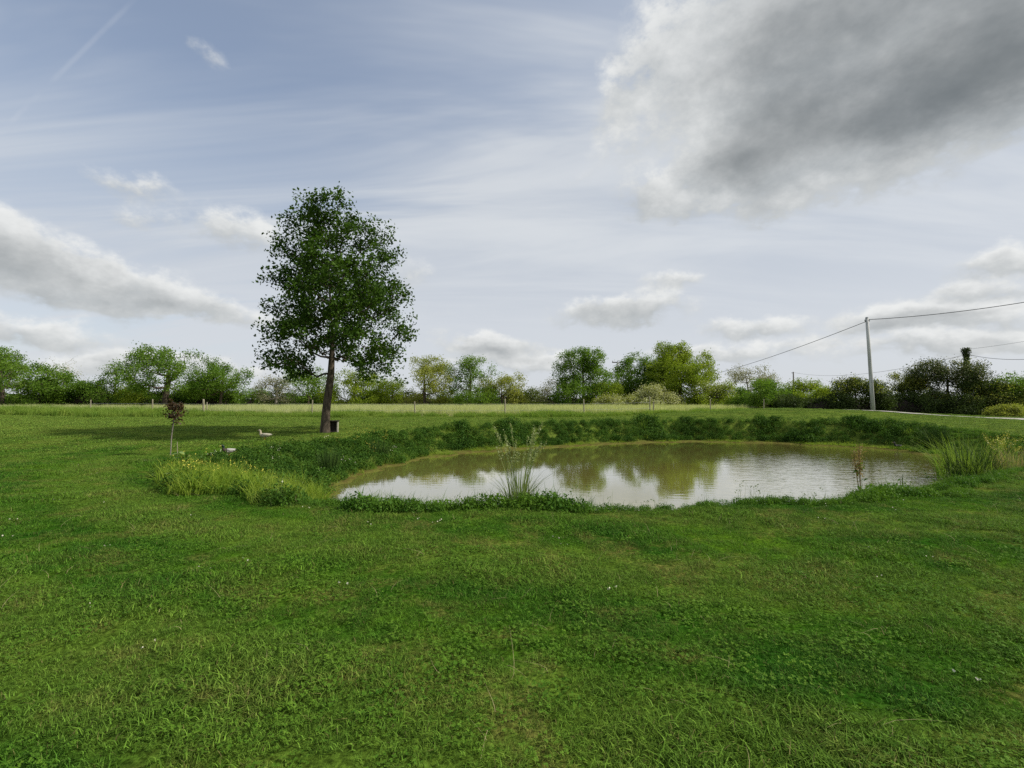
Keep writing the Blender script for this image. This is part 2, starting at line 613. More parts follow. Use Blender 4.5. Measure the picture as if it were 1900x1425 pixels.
# ------------------------------------------------------------------ water
def water_mat():
    m, t, b = new_mat('murky_pond_water')
    P = t.node('ShaderNodeNewGeometry').outputs['Position']
    n = t.noise(P, 0.5, 3, 0.5)
    c = t.mix(n, (0.200, 0.172, 0.048), (0.165, 0.152, 0.040))
    t.l.new(c, b.inputs['Base Color'])
    b.inputs['Roughness'].default_value = 0.035
    b.inputs['IOR'].default_value = 1.40
    b.inputs['Coat Weight'].default_value = 1.0
    b.inputs['Coat IOR'].default_value = 1.40
    b.inputs['Coat Roughness'].default_value = 0.035
    w1 = t.noise(t.mapping(P, rot=(0, 0, R(8)), sc=(0.8, 2.2, 1)), 2.6, 2, 0.5, 0.3)
    w2 = t.noise(t.mapping(P, rot=(0, 0, R(-6)), sc=(0.7, 2.6, 1)), 5.0, 2, 0.5)
    px_, py_, pz_ = t.sep(P)
    gust = t.mapr(t.math('MULTIPLY_ADD', py_, -0.42, px_), -0.8, 2.2)
    amp = t.math('MULTIPLY_ADD', gust, 2.2, 0.42)
    h = t.math('MULTIPLY', t.math('MULTIPLY_ADD', w2, t.math('MULTIPLY', gust, 0.5), w1), amp)
    bn = t.node('ShaderNodeBump')
    bn.inputs['Strength'].default_value = 0.35
    bn.inputs['Distance'].default_value = 0.009
    t.l.new(h, bn.inputs['Height'])
    t.l.new(bn.outputs[0], b.inputs['Coat Normal'])
    t.l.new(bn.outputs[0], b.inputs['Normal'])
    return m


nxt, prv = np.roll(POLY, -1, 0), np.roll(POLY, 1, 0)
tg = nxt - prv
nr = np.stack([tg[:, 1], -tg[:, 0]], 1)
nr /= np.linalg.norm(nr, axis=1)[:, None]
cen = POLY.mean(0)
if ((POLY - cen) * nr).sum() < 0:
    nr = -nr
wp = POLY + nr * 0.35
wme = bpy.data.meshes.new('water')
wme.from_pydata([(p[0], p[1], ZW) for p in wp], [], [list(range(len(wp)))])
if wme.polygons[0].normal.z < 0:
    wme.flip_normals()
water = link('water', wme, water_mat())
tag(water, 'murky olive pond water mirroring the pale sky and trees', 'water', kind='structure')

# ------------------------------------------------------------------ gravel track
trk = [(52, 24.0), (44, 27.5), (38, 30.2), (33, 32.3), (29.5, 34.2), (26, 36.6), (21, 41), (18, 47)]
tp = smooth_poly(trk + [(18, 47)], 10)[:70]
tV, tF = [], []
for i, p in enumerate(tp):
    d = tp[min(i + 1, len(tp) - 1)] - tp[max(i - 1, 0)]
    d /= np.linalg.norm(d)
    n_ = np.array([-d[1], d[0]])
    for k in range(5):
        q = p + n_ * (k / 4 - 0.5) * 2.2
        tV.append((q[0], q[1], z1(q[0], q[1]) + 0.035))
    if i:
        for k in range(4):
            a = (i - 1) * 5 + k
            tF.append([a, a + 1, a + 6, a + 5])
track = link('path', np_mesh('path', np.array(tV), np.array(tF), True), plain('pale_gravel', (0.33, 0.31, 0.27), 0.95, 0.3, 6))
tag(track, 'pale gravel track crossing behind the pond towards the hedge', 'path', kind='structure')


# ------------------------------------------------------------------ foliage builders (numpy)
def unit(v):
    return v / (np.linalg.norm(v, axis=-1, keepdims=True) + 1e-9)


def leaf_quads(rng, P, size, aspect=0.55, fold=0.25, outward=None, var=0.35):
    N = len(P)
    L = size * (1 + var * rng.uniform(-1, 1, (N, 1)))
    nrm_ = rng.normal(size=(N, 3)) + np.array([0, 0, 0.45])
    if outward is not None:
        nrm_ = nrm_ + outward * 0.8
    nrm_ = unit(nrm_)
    a = unit(np.cross(nrm_, rng.normal(size=(N, 3))))
    b = np.cross(nrm_, a)
    Wd = L * aspect
    V = np.stack([P - a * L / 2, P + b * Wd / 2 + nrm_ * Wd * fold, P + a * L / 2, P - b * Wd / 2 + nrm_ * Wd * fold], 1).reshape(-1, 3)
    F = np.arange(4 * N).reshape(N, 4)
    return V, F


def blades(rng, P, H, Wd, bend, nseg=3, az=None):
    """curved tapering blades rooted at P"""
    N = len(P)
    H = np.broadcast_to(H, (N,))
    Wd = np.broadcast_to(Wd, (N,))
    bend = np.broadcast_to(bend, (N,))
    az = rng.uniform(0, 2 * np.pi, N) if az is None else az
    fa = az + rng.uniform(-1.2, 1.2, N)
    d = np.stack([np.cos(az), np.sin(az), np.zeros(N)], 1)
    sdv = np.stack([-np.sin(fa), np.cos(fa), np.zeros(N)], 1)
    rows = []
    for k in range(nseg + 1):
        t = k / nseg
        c = P + d * (H * bend * t ** 2)[:, None] + np.array([0, 0, 1]) * (H * (t - 0.42 * np.minimum(bend, 1.3) * t ** 2.2))[:, None]
        w = (Wd * (1 - 0.88 * t ** 1.5) * 0.5)[:, None]
        rows += [c - sdv * w, c + sdv * w]
    V = np.stack(rows, 1).reshape(-1, 3)
    nv = 2 * (nseg + 1)
    base_ = (np.arange(N) * nv)[:, None]
    F = np.concatenate([base_ + np.array([2 * k, 2 * k + 1, 2 * k + 3, 2 * k + 2]) for k in range(nseg)], 0)
    return V, F


def joinVF(parts):
    Vs, Fs, n = [], [], 0
    for V, F in parts:
        Vs.append(V)
        Fs.append(F + n)
        n += len(V)
    return np.concatenate(Vs), np.concatenate(Fs)


# ------------------------------------------------------------------ scattering: one point mesh + geometry nodes instances
def scatter(name, P, srcs, rng, smin, smax, label, cat, tilt=0.12, sfac=None):
    col = bpy.data.collections.new(name + '_sources')
    for i, (me, mat) in enumerate(srcs):
        if not me.materials:
            me.materials.append(mat)
        o = bpy.data.objects.new('%s_source_%02d' % (name, i), me)
        col.objects.link(o)
    me = bpy.data.meshes.new(name)
    N = len(P)
    me.vertices.add(N)
    me.vertices.foreach_set('co', np.ascontiguousarray(P, np.float32).ravel())
    sc = rng.uniform(smin, smax, N)
    if sfac is not None:
        sc = sc * sfac
    for nm, typ, val in (('scl', 'FLOAT', sc.astype(np.float32)), ('idx', 'INT', rng.integers(0, len(srcs), N).astype(np.int32))):
        a = me.attributes.new(nm, typ, 'POINT')
        a.data.foreach_set('value', val)
    rot = np.stack([rng.normal(0, tilt, N), rng.normal(0, tilt, N), rng.uniform(0, 6.283, N)], 1).astype(np.float32)
    a = me.attributes.new('rot', 'FLOAT_VECTOR', 'POINT')
    a.data.foreach_set('vector', rot.ravel())
    o = link(name, me)
    g = bpy.data.node_groups.new(name + '_nodes', 'GeometryNodeTree')
    g.interface.new_socket('Geometry', in_out='INPUT', socket_type='NodeSocketGeometry')
    g.interface.new_socket('Geometry', in_out='OUTPUT', socket_type='NodeSocketGeometry')
    gi, go = g.nodes.new('NodeGroupInput'), g.nodes.new('NodeGroupOutput')
    ci = g.nodes.new('GeometryNodeCollectionInfo')
    ci.inputs['Collection'].default_value = col
    ci.inputs['Separate Children'].default_value = True
    ci.inputs['Reset Children'].default_value = True
    ip = g.nodes.new('GeometryNodeInstanceOnPoints')
    ip.inputs['Pick Instance'].default_value = True

    def attr(nm, typ):
        nd = g.nodes.new('GeometryNodeInputNamedAttribute')
        nd.data_type = typ
        nd.inputs['Name'].default_value = nm
        return nd.outputs['Attribute']
    g.links.new(gi.outputs[0], ip.inputs['Points'])
    g.links.new(ci.outputs[0], ip.inputs['Instance'])
    g.links.new(attr('idx', 'INT'), ip.inputs['Instance Index'])
    e2r = g.nodes.new('FunctionNodeEulerToRotation')
    g.links.new(attr('rot', 'FLOAT_VECTOR'), e2r.inputs[0])
    g.links.new(e2r.outputs[0], ip.inputs['Rotation'])
    g.links.new(attr('scl', 'FLOAT'), ip.inputs['Scale'])
    g.links.new(ip.outputs[0], go.inputs[0])
    md = o.modifiers.new('scatter', 'NODES')
    md.node_group = g
    tag(o, label, cat, kind='stuff')
    return o


def disc(rng, n, r):
    a = rng.uniform(0, 6.283, n)
    q = r * np.sqrt(rng.uniform(0, 1, n))
    return np.stack([q * np.cos(a), q * np.sin(a), np.zeros(n)], 1)


def wedge(rng, dens, y0, y1, margin=2.5, slope=1.09):
    """random ground points in the part of the land seen ahead, with room to step aside"""
    xm = slope * y1 + margin
    n = int(dens * (y1 - y0) * 2 * xm)
    x = rng.uniform(-xm, xm, n)
    y = rng.uniform(y0, y1, n)
    k = np.abs(x) < slope * y + margin
    return x[k], y[k]


MAT = {}
MAT['lawn'] = lawn_leaf_mat('lawn_blades')
MAT['clover'] = leaf_mat('clover_leaves', (0.042, 0.125, 0.010), (0.145, 0.250, 0.026), 0.3, 0.6)
MAT['rough'] = leaf_mat('rough_grass', (0.105, 0.205, 0.028), (0.26, 0.33, 0.065), 0.4)
MAT['hay'] = leaf_mat('hay_grass', (0.34, 0.38, 0.16), (0.54, 0.53, 0.32), 0.45)
MAT['lime'] = leaf_mat('lime_grass', (0.125, 0.235, 0.020), (0.32, 0.385, 0.060), 0.4)
MAT['nettle'] = leaf_mat('nettle_leaves', (0.010, 0.042, 0.007), (0.100, 0.195, 0.026), 0.28, 0.6, 1.6)
MAT['weed'] = leaf_mat('shore_weed_leaves', (0.030, 0.100, 0.012), (0.140, 0.245, 0.030), 0.3, 0.5, 1.3)
MAT['yellow'] = plain('buttercup_petals', (0.55, 0.50, 0.07), 0.5, 0.2)
MAT['cream'] = plain('cream_petals', (0.62, 0.60, 0.45), 0.6, 0.2)
MAT['rush'] = leaf_mat('rush_stems', (0.022, 0.050, 0.012), (0.060, 0.100, 0.022), 0.1)
MAT['dry'] = leaf_mat('dry_straw', (0.26, 0.22, 0.11), (0.42, 0.36, 0.19), 0.25)
MAT['tallgrass'] = leaf_mat('seeding_grass', (0.085, 0.15, 0.035), (0.22, 0.26, 0.10), 0.3)
MAT['seed'] = leaf_mat('grass_seed', (0.17, 0.21, 0.08), (0.30, 0.33, 0.16), 0.3)
MAT['dock'] = leaf_mat('dock_seed', (0.20, 0.13, 0.06), (0.32, 0.24, 0.11), 0.3)

# ---- mown lawn
r0 = np.random.default_rng(11)
lawn_src = []
for k in range(7):
    n = 120
    P = disc(r0, n, 0.13)
    V, F = blades(r0, P, r0.uniform(0.018, 0.052, n), r0.uniform(0.0030, 0.0068, n), r0.uniform(0.3, 1.5, n), 2)
    lawn_src.append((np_mesh('lawn_tuft', V, F), MAT['lawn']))
clov = []
for k in range(3):
    n = 60
    P = disc(r0, n, 0.13)
    P[:, 2] = r0.uniform(0.012, 0.038, n)
    nrm_ = unit(np.concatenate([r0.normal(0, 0.35, (n, 2)), np.ones((n, 1))], 1))
    parts = []
    for j in range(3):
        a0 = r0.uniform(0, 0.4) + j * 2.094
        a = unit(np.cross(nrm_, np.tile(np.array([[math.cos(a0), math.sin(a0), 0.1]]), (n, 1))))
        b = np.cross(nrm_, a)
        s_ = 0.0052 * r0.uniform(0.7, 1.4, (n, 1))
        c = P + a * s_
        V = np.stack([P, c + b * s_ * 0.85, c + a * s_ * 0.8, c - b * s_ * 0.85], 1).reshape(-1, 3)
        parts.append((V, np.arange(4 * n).reshape(n, 4)))
    V, F = joinVF(parts)
    clov.append((np_mesh('clover_patch', V, F), MAT['clover']))


def lawn_pts(rng, dens, y0, y1):
    x, y = wedge(rng, dens, y0, y1)
    s = pond_sd(x, y)
    k = (s > bank_w(x, y) * 0.93) & (y < fence_y(x) - 2.5) & (track_d(x, y) > 1.15)
    x, y, s = x[k], y[k], s[k]
    return np.stack([x, y, zt(x, y, s)], 1)


far_src = []
for k in range(5):
    n = 110
    V, F = blades(r0, disc(r0, n, 0.34), r0.uniform(0.025, 0.055, n), r0.uniform(0.012, 0.024, n), r0.uniform(0.6, 1.6, n), 2)
    far_src.append((np_mesh('distant_lawn_tuft', V, F), MAT['lawn']))
TRK = np.array([(52, 24.0), (44, 27.5), (38, 30.2), (33, 32.3), (29.5, 34.2), (26, 36.6), (21, 41), (18, 47)], float)


def track_d(x, y):
    a, b = TRK[:-1], TRK[1:]
    ab = b - a
    t = np.clip(((x[:, None] - a[:, 0]) * ab[:, 0] + (y[:, None] - a[:, 1]) * ab[:, 1]) / (ab ** 2).sum(1), 0, 1)
    return np.sqrt(((x[:, None] - a[:, 0] - t * ab[:, 0]) ** 2 + (y[:, None] - a[:, 1] - t * ab[:, 1]) ** 2).min(1))


r1 = np.random.default_rng(21)
PL = [lawn_pts(r1, 90, -1.5, 4.5), lawn_pts(r1, 70, 4.5, 9), lawn_pts(r1, 48, 9, 16)]
lump = lambda P_: 0.72 + 0.75 * (0.5 + 0.5 * np.sin(P_[:, 0] * 2.3 + 1.7 * np.sin(P_[:, 1] * 1.9))) * (0.5 + 0.5 * np.sin(P_[:, 1] * 3.1 + 1.3 * np.sin(P_[:, 0] * 1.4)))
SF = np.concatenate([np.full(len(PL[0]), 1.0), np.full(len(PL[1]), 1.05), np.full(len(PL[2]), 1.2)])
scatter('lawn_grass', np.concatenate(PL), lawn_src, r1, 0.75, 1.25, 'short mown lawn grass, green with worn yellowish patches', 'grass', 0.1, SF * lump(np.concatenate(PL)))
scatter('distant_lawn', lawn_pts(r1, 7, 16, 52), far_src, r1, 0.75, 1.25, 'short mown lawn grass beyond and beside the pond', 'grass', 0.08)
PC = np.concatenate([lawn_pts(r1, 24, -1.0, 5), lawn_pts(r1, 10, 5, 12)])
pn = 0.5 + 0.5 * np.sin(PC[:, 0] * 1.7 + 1.1 * np.sin(PC[:, 1] * 1.3)) * np.sin(PC[:, 1] * 2.1 + 0.8 * PC[:, 0])
PC = PC[pn > r1.uniform(0.0, 0.8, len(PC))]
scatter('clover_cover', PC, clov, r1, 0.8, 1.4, 'low clover leaves growing through the near lawn', 'clover', 0.1)

# ---- rough verge, meadow
r2 = np.random.default_rng(31)
rough_src = []
for k in range(5):
    n = 60
    V, F = blades(r2, disc(r2, n, 0.22), r2.uniform(0.15, 0.42, n), r2.uniform(0.010, 0.018, n), r2.uniform(0.2, 0.9, n), 3)
    rough_src.append((np_mesh('rough_tuft', V, F), MAT['rough']))
hay_src = []
for k in range(5):
    n = 70
    P = disc(r2, n, 0.35)
    H = r2.uniform(0.35, 0.75, n)
    V, F = blades(r2, P, H, r2.uniform(0.014, 0.024, n), r2.uniform(0.05, 0.45, n), 3)
    hay_src.append((np_mesh('hay_tuft', V, F), MAT['hay']))
x, y = wedge(r2, 5.5, 36, 70, 6)
k = np.abs(y - fence_y(x) + 0.4) < 1.9 + 2.2 * np.clip((-18 - x) / 12, 0, 1) + 0.8 * np.sin(x * 0.35) + 0.5 * np.sin(x * 1.3)
x, y = x[k], y[k]
pr = np.stack([x, y, zt(x, y)], 1)
scatter('verge_grass', pr, rough_src, r2, 0.7, 1.35, 'uncut green grass verge along the wire fence', 'grass', 0.12, 1.0 + 0.7 * np.clip((-20 - x) / 14, 0, 1) + 0.5 * np.clip(np.sin(x * 0.6) * np.sin(x * 0.23 + 1), 0, 1))
x, y = wedge(r2, 2.6, 38, 84, 6)
k = (y > fence_y(x) + 0.6) & (y < FAR_HEDGE)
x, y = x[k], y[k]
scatter('meadow_grass', np.stack([x, y, zt(x, y)], 1), hay_src, r2, 0.8, 1.3, 'pale seeding hay meadow beyond the fence', 'meadow', 0.12)

# ---- bank vegetation
r3 = np.random.default_rng(41)


def dome(rng, n, r, h):
    P = rng.normal(size=(n, 3))
    P = unit(P) * rng.uniform(0.35, 1.0, (n, 1)) ** 0.5
    P[:, 2] = np.abs(P[:, 2])
    return P * np.array([r, r, h])


nettle_src, weed_src = [], []
for k in range(5):
    P = dome(r3, 210, 0.30, 0.42)
    nettle_src.append((np_mesh('nettle_clump', *leaf_quads(r3, P, 0.066, 0.5, 0.2, unit(P))), MAT['nettle']))
    P = dome(r3, 150, 0.17, 0.17)
    A_ = leaf_quads(r3, P, 0.034, 0.6, 0.2, unit(P))
    n = 26
    B_ = blades(r3, disc(r3, n, 0.14), r3.uniform(0.12, 0.30, n), 0.008, r3.uniform(0.2, 0.7, n), 3)
    V, F = joinVF([A_, B_])
    weed_src.append((np_mesh('shore_weed', V, F), MAT['weed']))
lime_src = []
for k in range(5):
    n = 55
    V, F = blades(r3, disc(r3, n, 0.2), r3.uniform(0.25, 0.62, n), r3.uniform(0.009, 0.018, n), r3.uniform(0.15, 0.8, n), 3)
    lime_src.append((np_mesh('lime_tuft', V, F), MAT['lime']))


def bank_pts(rng, n, lo, hi, region):
    x = rng.uniform(-14, 26, n)
    y = rng.uniform(5.5, 34, n)
    s = pond_sd(x, y)
    f = s / bank_w(x, y)
    k = (s > 0.12) & (f > lo) & (f < hi) & region(x, y, f)
    return np.stack([x[k], y[k], zt(x[k], y[k], s[k])], 1)


far = bank_pts(r3, 60000, 0.30, 1.02, lambda x, y, f: (y > 15) & ((x > -7.5) | (f > 0.2)) & ((x < 18.0) | (y > 23)))
far = far[r3.uniform(0, 1, len(far)) < 0.50 + 0.14 * np.sin(far[:, 0] * 1.1 + 2.0 * np.sin(far[:, 1] * 0.9))]
hf = 0.68 + 0.75 * (0.5 + 0.5 * np.sin(far[:, 0] * 1.9 + far[:, 1] * 0.8)) * (0.5 + 0.5 * np.sin(far[:, 0] * 0.7 + 2))
scatter('bank_nettles', far, nettle_src + nettle_src[:4] + weed_src[:1] + rough_src[:1], r3, 0.7, 1.2, 'dark green nettles and brambles smothering the far bank', 'undergrowth', 0.25, hf)
near = bank_pts(r3, 90000, 0.10, 1.0, lambda x, y, f: (y < 24) & (x > -4.2) & ((y < 16) | (x > 15)))
near = near[r3.uniform(0, 1, len(near)) < 0.7]
hn = 0.66 + 0.7 * (0.5 + 0.5 * np.sin(near[:, 0] * 2.1 + 0.6)) * (0.5 + 0.5 * np.sin(near[:, 0] * 0.83 + 1.9))
hn = np.where((near[:, 0] > -2.4) & (near[:, 0] < 1.2), hn + 0.4, hn)
scatter('shore_weeds', near, weed_src, r3, 0.6, 1.15, 'low leafy weeds lining the near shore of the pond', 'weeds', 0.25, hn)
left = bank_pts(r3, 110000, 0.08, 1.0, lambda x, y, f: (x < -3.6) & (y < 21))
DUCKS = [at(425, 840, 15.2)[:2], at(492, 815, 19.8)[:2]]
for dk in DUCKS:      # trodden spots where the ducks stand
    left = left[(np.abs(left[:, 0] - dk[0] * left[:, 1] / dk[1]) > 0.42) | (left[:, 1] > dk[1] + 0.3) | (left[:, 1] < dk[1] - 1.7)]
pick = r3.uniform(0, 1, len(left))
fl_ = pond_sd(left[:, 0], left[:, 1]) / bank_w(left[:, 0], left[:, 1])
lime_zone = np.exp(-(((left[:, 0] + 5.5) / 2.3) ** 2 + ((left[:, 1] - 9.5) / 1.7) ** 2))
isl = lime_zone > r3.uniform(0.05, 1.5, len(left))
scatter('lime_weeds', left[isl & (pick < 0.6)], lime_src, r3, 0.6, 1.1, 'tall lime green grass in the weedy corner of the pond', 'weeds', 0.15)
wl = left[~isl & (pick < 0.75)]
scatter('corner_weeds', wl, weed_src + weed_src[:3] + nettle_src[:4] + rough_src[:2], r3, 0.6, 1.1, 'mixed dark green weeds round the marshy end of the pond', 'weeds', 0.25)

# ---- yellow and white flowers in the weeds
fsrc = []
for k in range(4):
    n = 9
    P = disc(r3, n, 0.16)
    H = r3.uniform(0.25, 0.62, n)
    heads = P + np.stack([r3.normal(0, 0.03, n), r3.normal(0, 0.03, n), H], 1)
    hd = np.repeat(heads, 4, 0) + r3.normal(0, 0.018, (4 * n, 3))
    V, F = leaf_quads(r3, hd, 0.019, 0.9, 0.1)
    fsrc.append((np_mesh('flower_heads', V, F), MAT['yellow']))
fp = left[(np.exp(-(((left[:, 0] + 5.8) / 1.5) ** 2 + ((left[:, 1] - 10.3) / 1.0) ** 2)) > 0.35)]
fp = fp[r3.uniform(0, 1, len(fp)) < 0.035]
fp2 = left[(np.exp(-(((left[:, 0] + 6.6) / 1.6) ** 2 + ((left[:, 1] - 19.3) / 1.8) ** 2)) > 0.3)]
fp2 = fp2[r3.uniform(0, 1, len(fp2)) < 0.035]
scatter('buttercups', np.concatenate([fp, fp2]), fsrc, r3, 0.8, 1.2, 'small yellow flowers scattered over the bank weeds', 'flowers', 0.1)
csrc = []
for k in range(3):
    n = 3
    P = disc(r3, n, 0.15)
    P[:, 2] = r3.uniform(0.25, 0.5, n)
    hd = np.repeat(P, 5, 0) + r3.normal(0, 0.02, (5 * n, 3))
    csrc.append((np_mesh('cream_heads', *leaf_quads(r3, hd, 0.022, 0.9, 0.1)), MAT['cream']))
cp = wl[r3.uniform(0, 1, len(wl)) < 0.006]
scatter('cream_flowers', cp, csrc, r3, 0.8, 1.2, 'sparse cream flower heads among the marshy weeds', 'flowers', 0.1)
# wet algae and short sedge on the muddy ledge
ssrc = []
for k in range(4):
    n = 40
    V, F = blades(r3, disc(r3, n, 0.18), r3.uniform(0.03, 0.19, n), 0.010, r3.uniform(0.3, 1.2, n), 2)
    ssrc.append((np_mesh('sedge_tuft', V, F), MAT['lime']))
lp = bank_pts(r3, 60000, 0.0, 0.34, lambda x, y, f: (y > 12))
lp = lp[r3.uniform(0, 1, len(lp)) < 0.28 + 0.4 * np.sin(lp[:, 0] * 1.9 + lp[:, 1])]
scatter('shore_sedge', lp, ssrc, r3, 0.4, 1.25, 'short yellowish sedge along the muddy far waterline', 'sedge', 0.15)


# ------------------------------------------------------------------ trees
def grow(rng, trunk, pts, r_base, r_tip=0.008, k_path=0.35, sub=3, wig=0.10):
    """attach crown points to the trunk polyline with short paths; returns nodes, parents, radii"""
    nodes = [np.array(p, float) for p in trunk]
    par = [-1] + list(range(len(trunk) - 1))
    path = [0.0]
    for i in range(1, len(trunk)):
        path.append(path[-1] + np.linalg.norm(nodes[i] - nodes[i - 1]) * 0.7)
    fork = 1 + int(len(trunk) * 0.3)
    cap = len(trunk) + len(pts) * sub + 4
    N = np.zeros((cap, 3)); N[:len(trunk)] = nodes
    PA = np.full(cap, -1); PA[:len(trunk)] = par
    PT = np.zeros(cap); PT[:len(trunk)] = path
    n = len(trunk)
    PT[:fork] += 60
    order = np.argsort(np.min(np.linalg.norm(pts[:, None, :] - np.array(nodes)[None, fork:, :], axis=2), axis=1))
    tips = []
    for oi in order:
        p = pts[oi]
        dv = p - N[:n]
        dl = np.sqrt((dv ** 2).sum(1))
        cost = dl + k_path * PT[:n] + 0.9 * np.maximum(0, N[:n, 2] - p[2] + 0.15 * dl)
        j = int(np.argmin(cost))
        a = N[j].copy()
        L = dl[j]
        prev = j
        for q in range(1, sub + 1):
            t = q / sub
            pos = a + (p - a) * t
            if q < sub:
                pos = pos + rng.normal(0, wig * L * 0.5, 3) + np.array([0, 0, -0.10 * L * math.sin(math.pi * t)])
            N[n] = pos
            PA[n] = prev
            PT[n] = PT[prev] % 60 + L / sub
            prev = n
            n += 1
        tips.append(n - 1)
    N, PA = N[:n], PA[:n]
    e = math.log(max(len(tips), 2)) / math.log(r_base / r_tip)
    acc = np.zeros(n)
    acc[tips] = 1.0
    for i in range(n - 1, 0, -1):
        acc[PA[i]] += max(acc[i], 0.4) if acc[i] > 0 else 0.4
    rad = r_tip * np.maximum(acc, 0.6) ** (1 / e)
    return N, PA, rad, np.array(tips)


def skeleton_mesh(name, N, PA, rad, min_r=0.0, big=0.05):
    n = len(N)
    dirs = np.zeros((n, 3))
    dirs[1:] = unit(N[1:] - N[PA[1:]])
    dirs[0] = dirs[1]
    main = np.full(n, -1)
    for i in range(1, n):
        p = PA[i]
        if main[p] < 0 or rad[i] > rad[main[p]]:
            main[p] = i
    parts = []
    for S_, sel in ((8, rad >= big), (4, (rad < big) & (rad >= min_r))):
        idx = np.nonzero(sel)[0]
        idx = idx[idx > 0]
        if not len(idx):
            continue
        p = PA[idx]
        cont = main[p] == idx
        d1 = dirs[idx]
        d0_ = np.where(cont[:, None], dirs[p], d1)
        ra = np.where(cont, np.minimum(rad[p], rad[idx] * 1.5), rad[idx] * 1.1)
        rb = rad[idx]
        def ring(C, d, r):
            ref = np.where(np.abs(d[:, 1:2]) < 0.9, np.array([[0, 1.0, 0]]), np.array([[1.0, 0, 0]]))
            u = unit(np.cross(ref, d)); w = np.cross(d, u)
            ang = np.arange(S_) * 2 * math.pi / S_
            return C[:, None, :] + r[:, None, None] * (u[:, None, :] * np.cos(ang)[None, :, None] + w[:, None, :] * np.sin(ang)[None, :, None])
        V = np.concatenate([ring(N[p], d0_, ra), ring(N[idx], d1, rb)], 1).reshape(-1, 3)
        b_ = (np.arange(len(idx)) * 2 * S_)[:, None]
        F = np.concatenate([b_ + np.array([k, (k + 1) % S_, S_ + (k + 1) % S_, S_ + k]) for k in range(S_)], 0)
        parts.append((V, F))
    return np_mesh(name, *joinVF(parts), True)


BARK = plain('grey_brown_bark', (0.075, 0.060, 0.044), 0.9, 0.45, 9, 0.1, 0.8, (1, 1, 0.25))
BARK2 = plain('pale_grey_bark', (0.20, 0.18, 0.15), 0.9, 0.35, 7, 0.1, 0.5, (1, 1, 0.3))
TL = {
    'oak': leaf_mat('oak_leaves', (0.012, 0.036, 0.006), (0.075, 0.140, 0.017), 0.32, 0.5, 0.9),
    'green': leaf_mat('mid_green_leaves', (0.070, 0.150, 0.020), (0.185, 0.280, 0.040), 0.44, 0.5, 0.35),
    'bright': leaf_mat('fresh_green_leaves', (0.120, 0.195, 0.018), (0.290, 0.340, 0.036), 0.45, 0.5, 0.35),
    'yellow': leaf_mat('yellow_green_leaves', (0.180, 0.220, 0.040), (0.350, 0.350, 0.080), 0.42, 0.5, 0.35),
    'dark': leaf_mat('dark_bramble_leaves', (0.026, 0.042, 0.014), (0.085, 0.120, 0.030), 0.28, 0.5, 0.6),
    'pale': leaf_mat('pale_bud_leaves', (0.22, 0.22, 0.13), (0.34, 0.33, 0.20), 0.3, 0.6, 0.5),
    'blossom': leaf_mat('hawthorn_blossom', (0.36, 0.38, 0.16), (0.62, 0.61, 0.42), 0.25, 0.6, 0.7),
    'copper': leaf_mat('copper_leaves', (0.030, 0.020, 0.013), (0.085, 0.052, 0.026), 0.25, 0.4, 2.0),
}

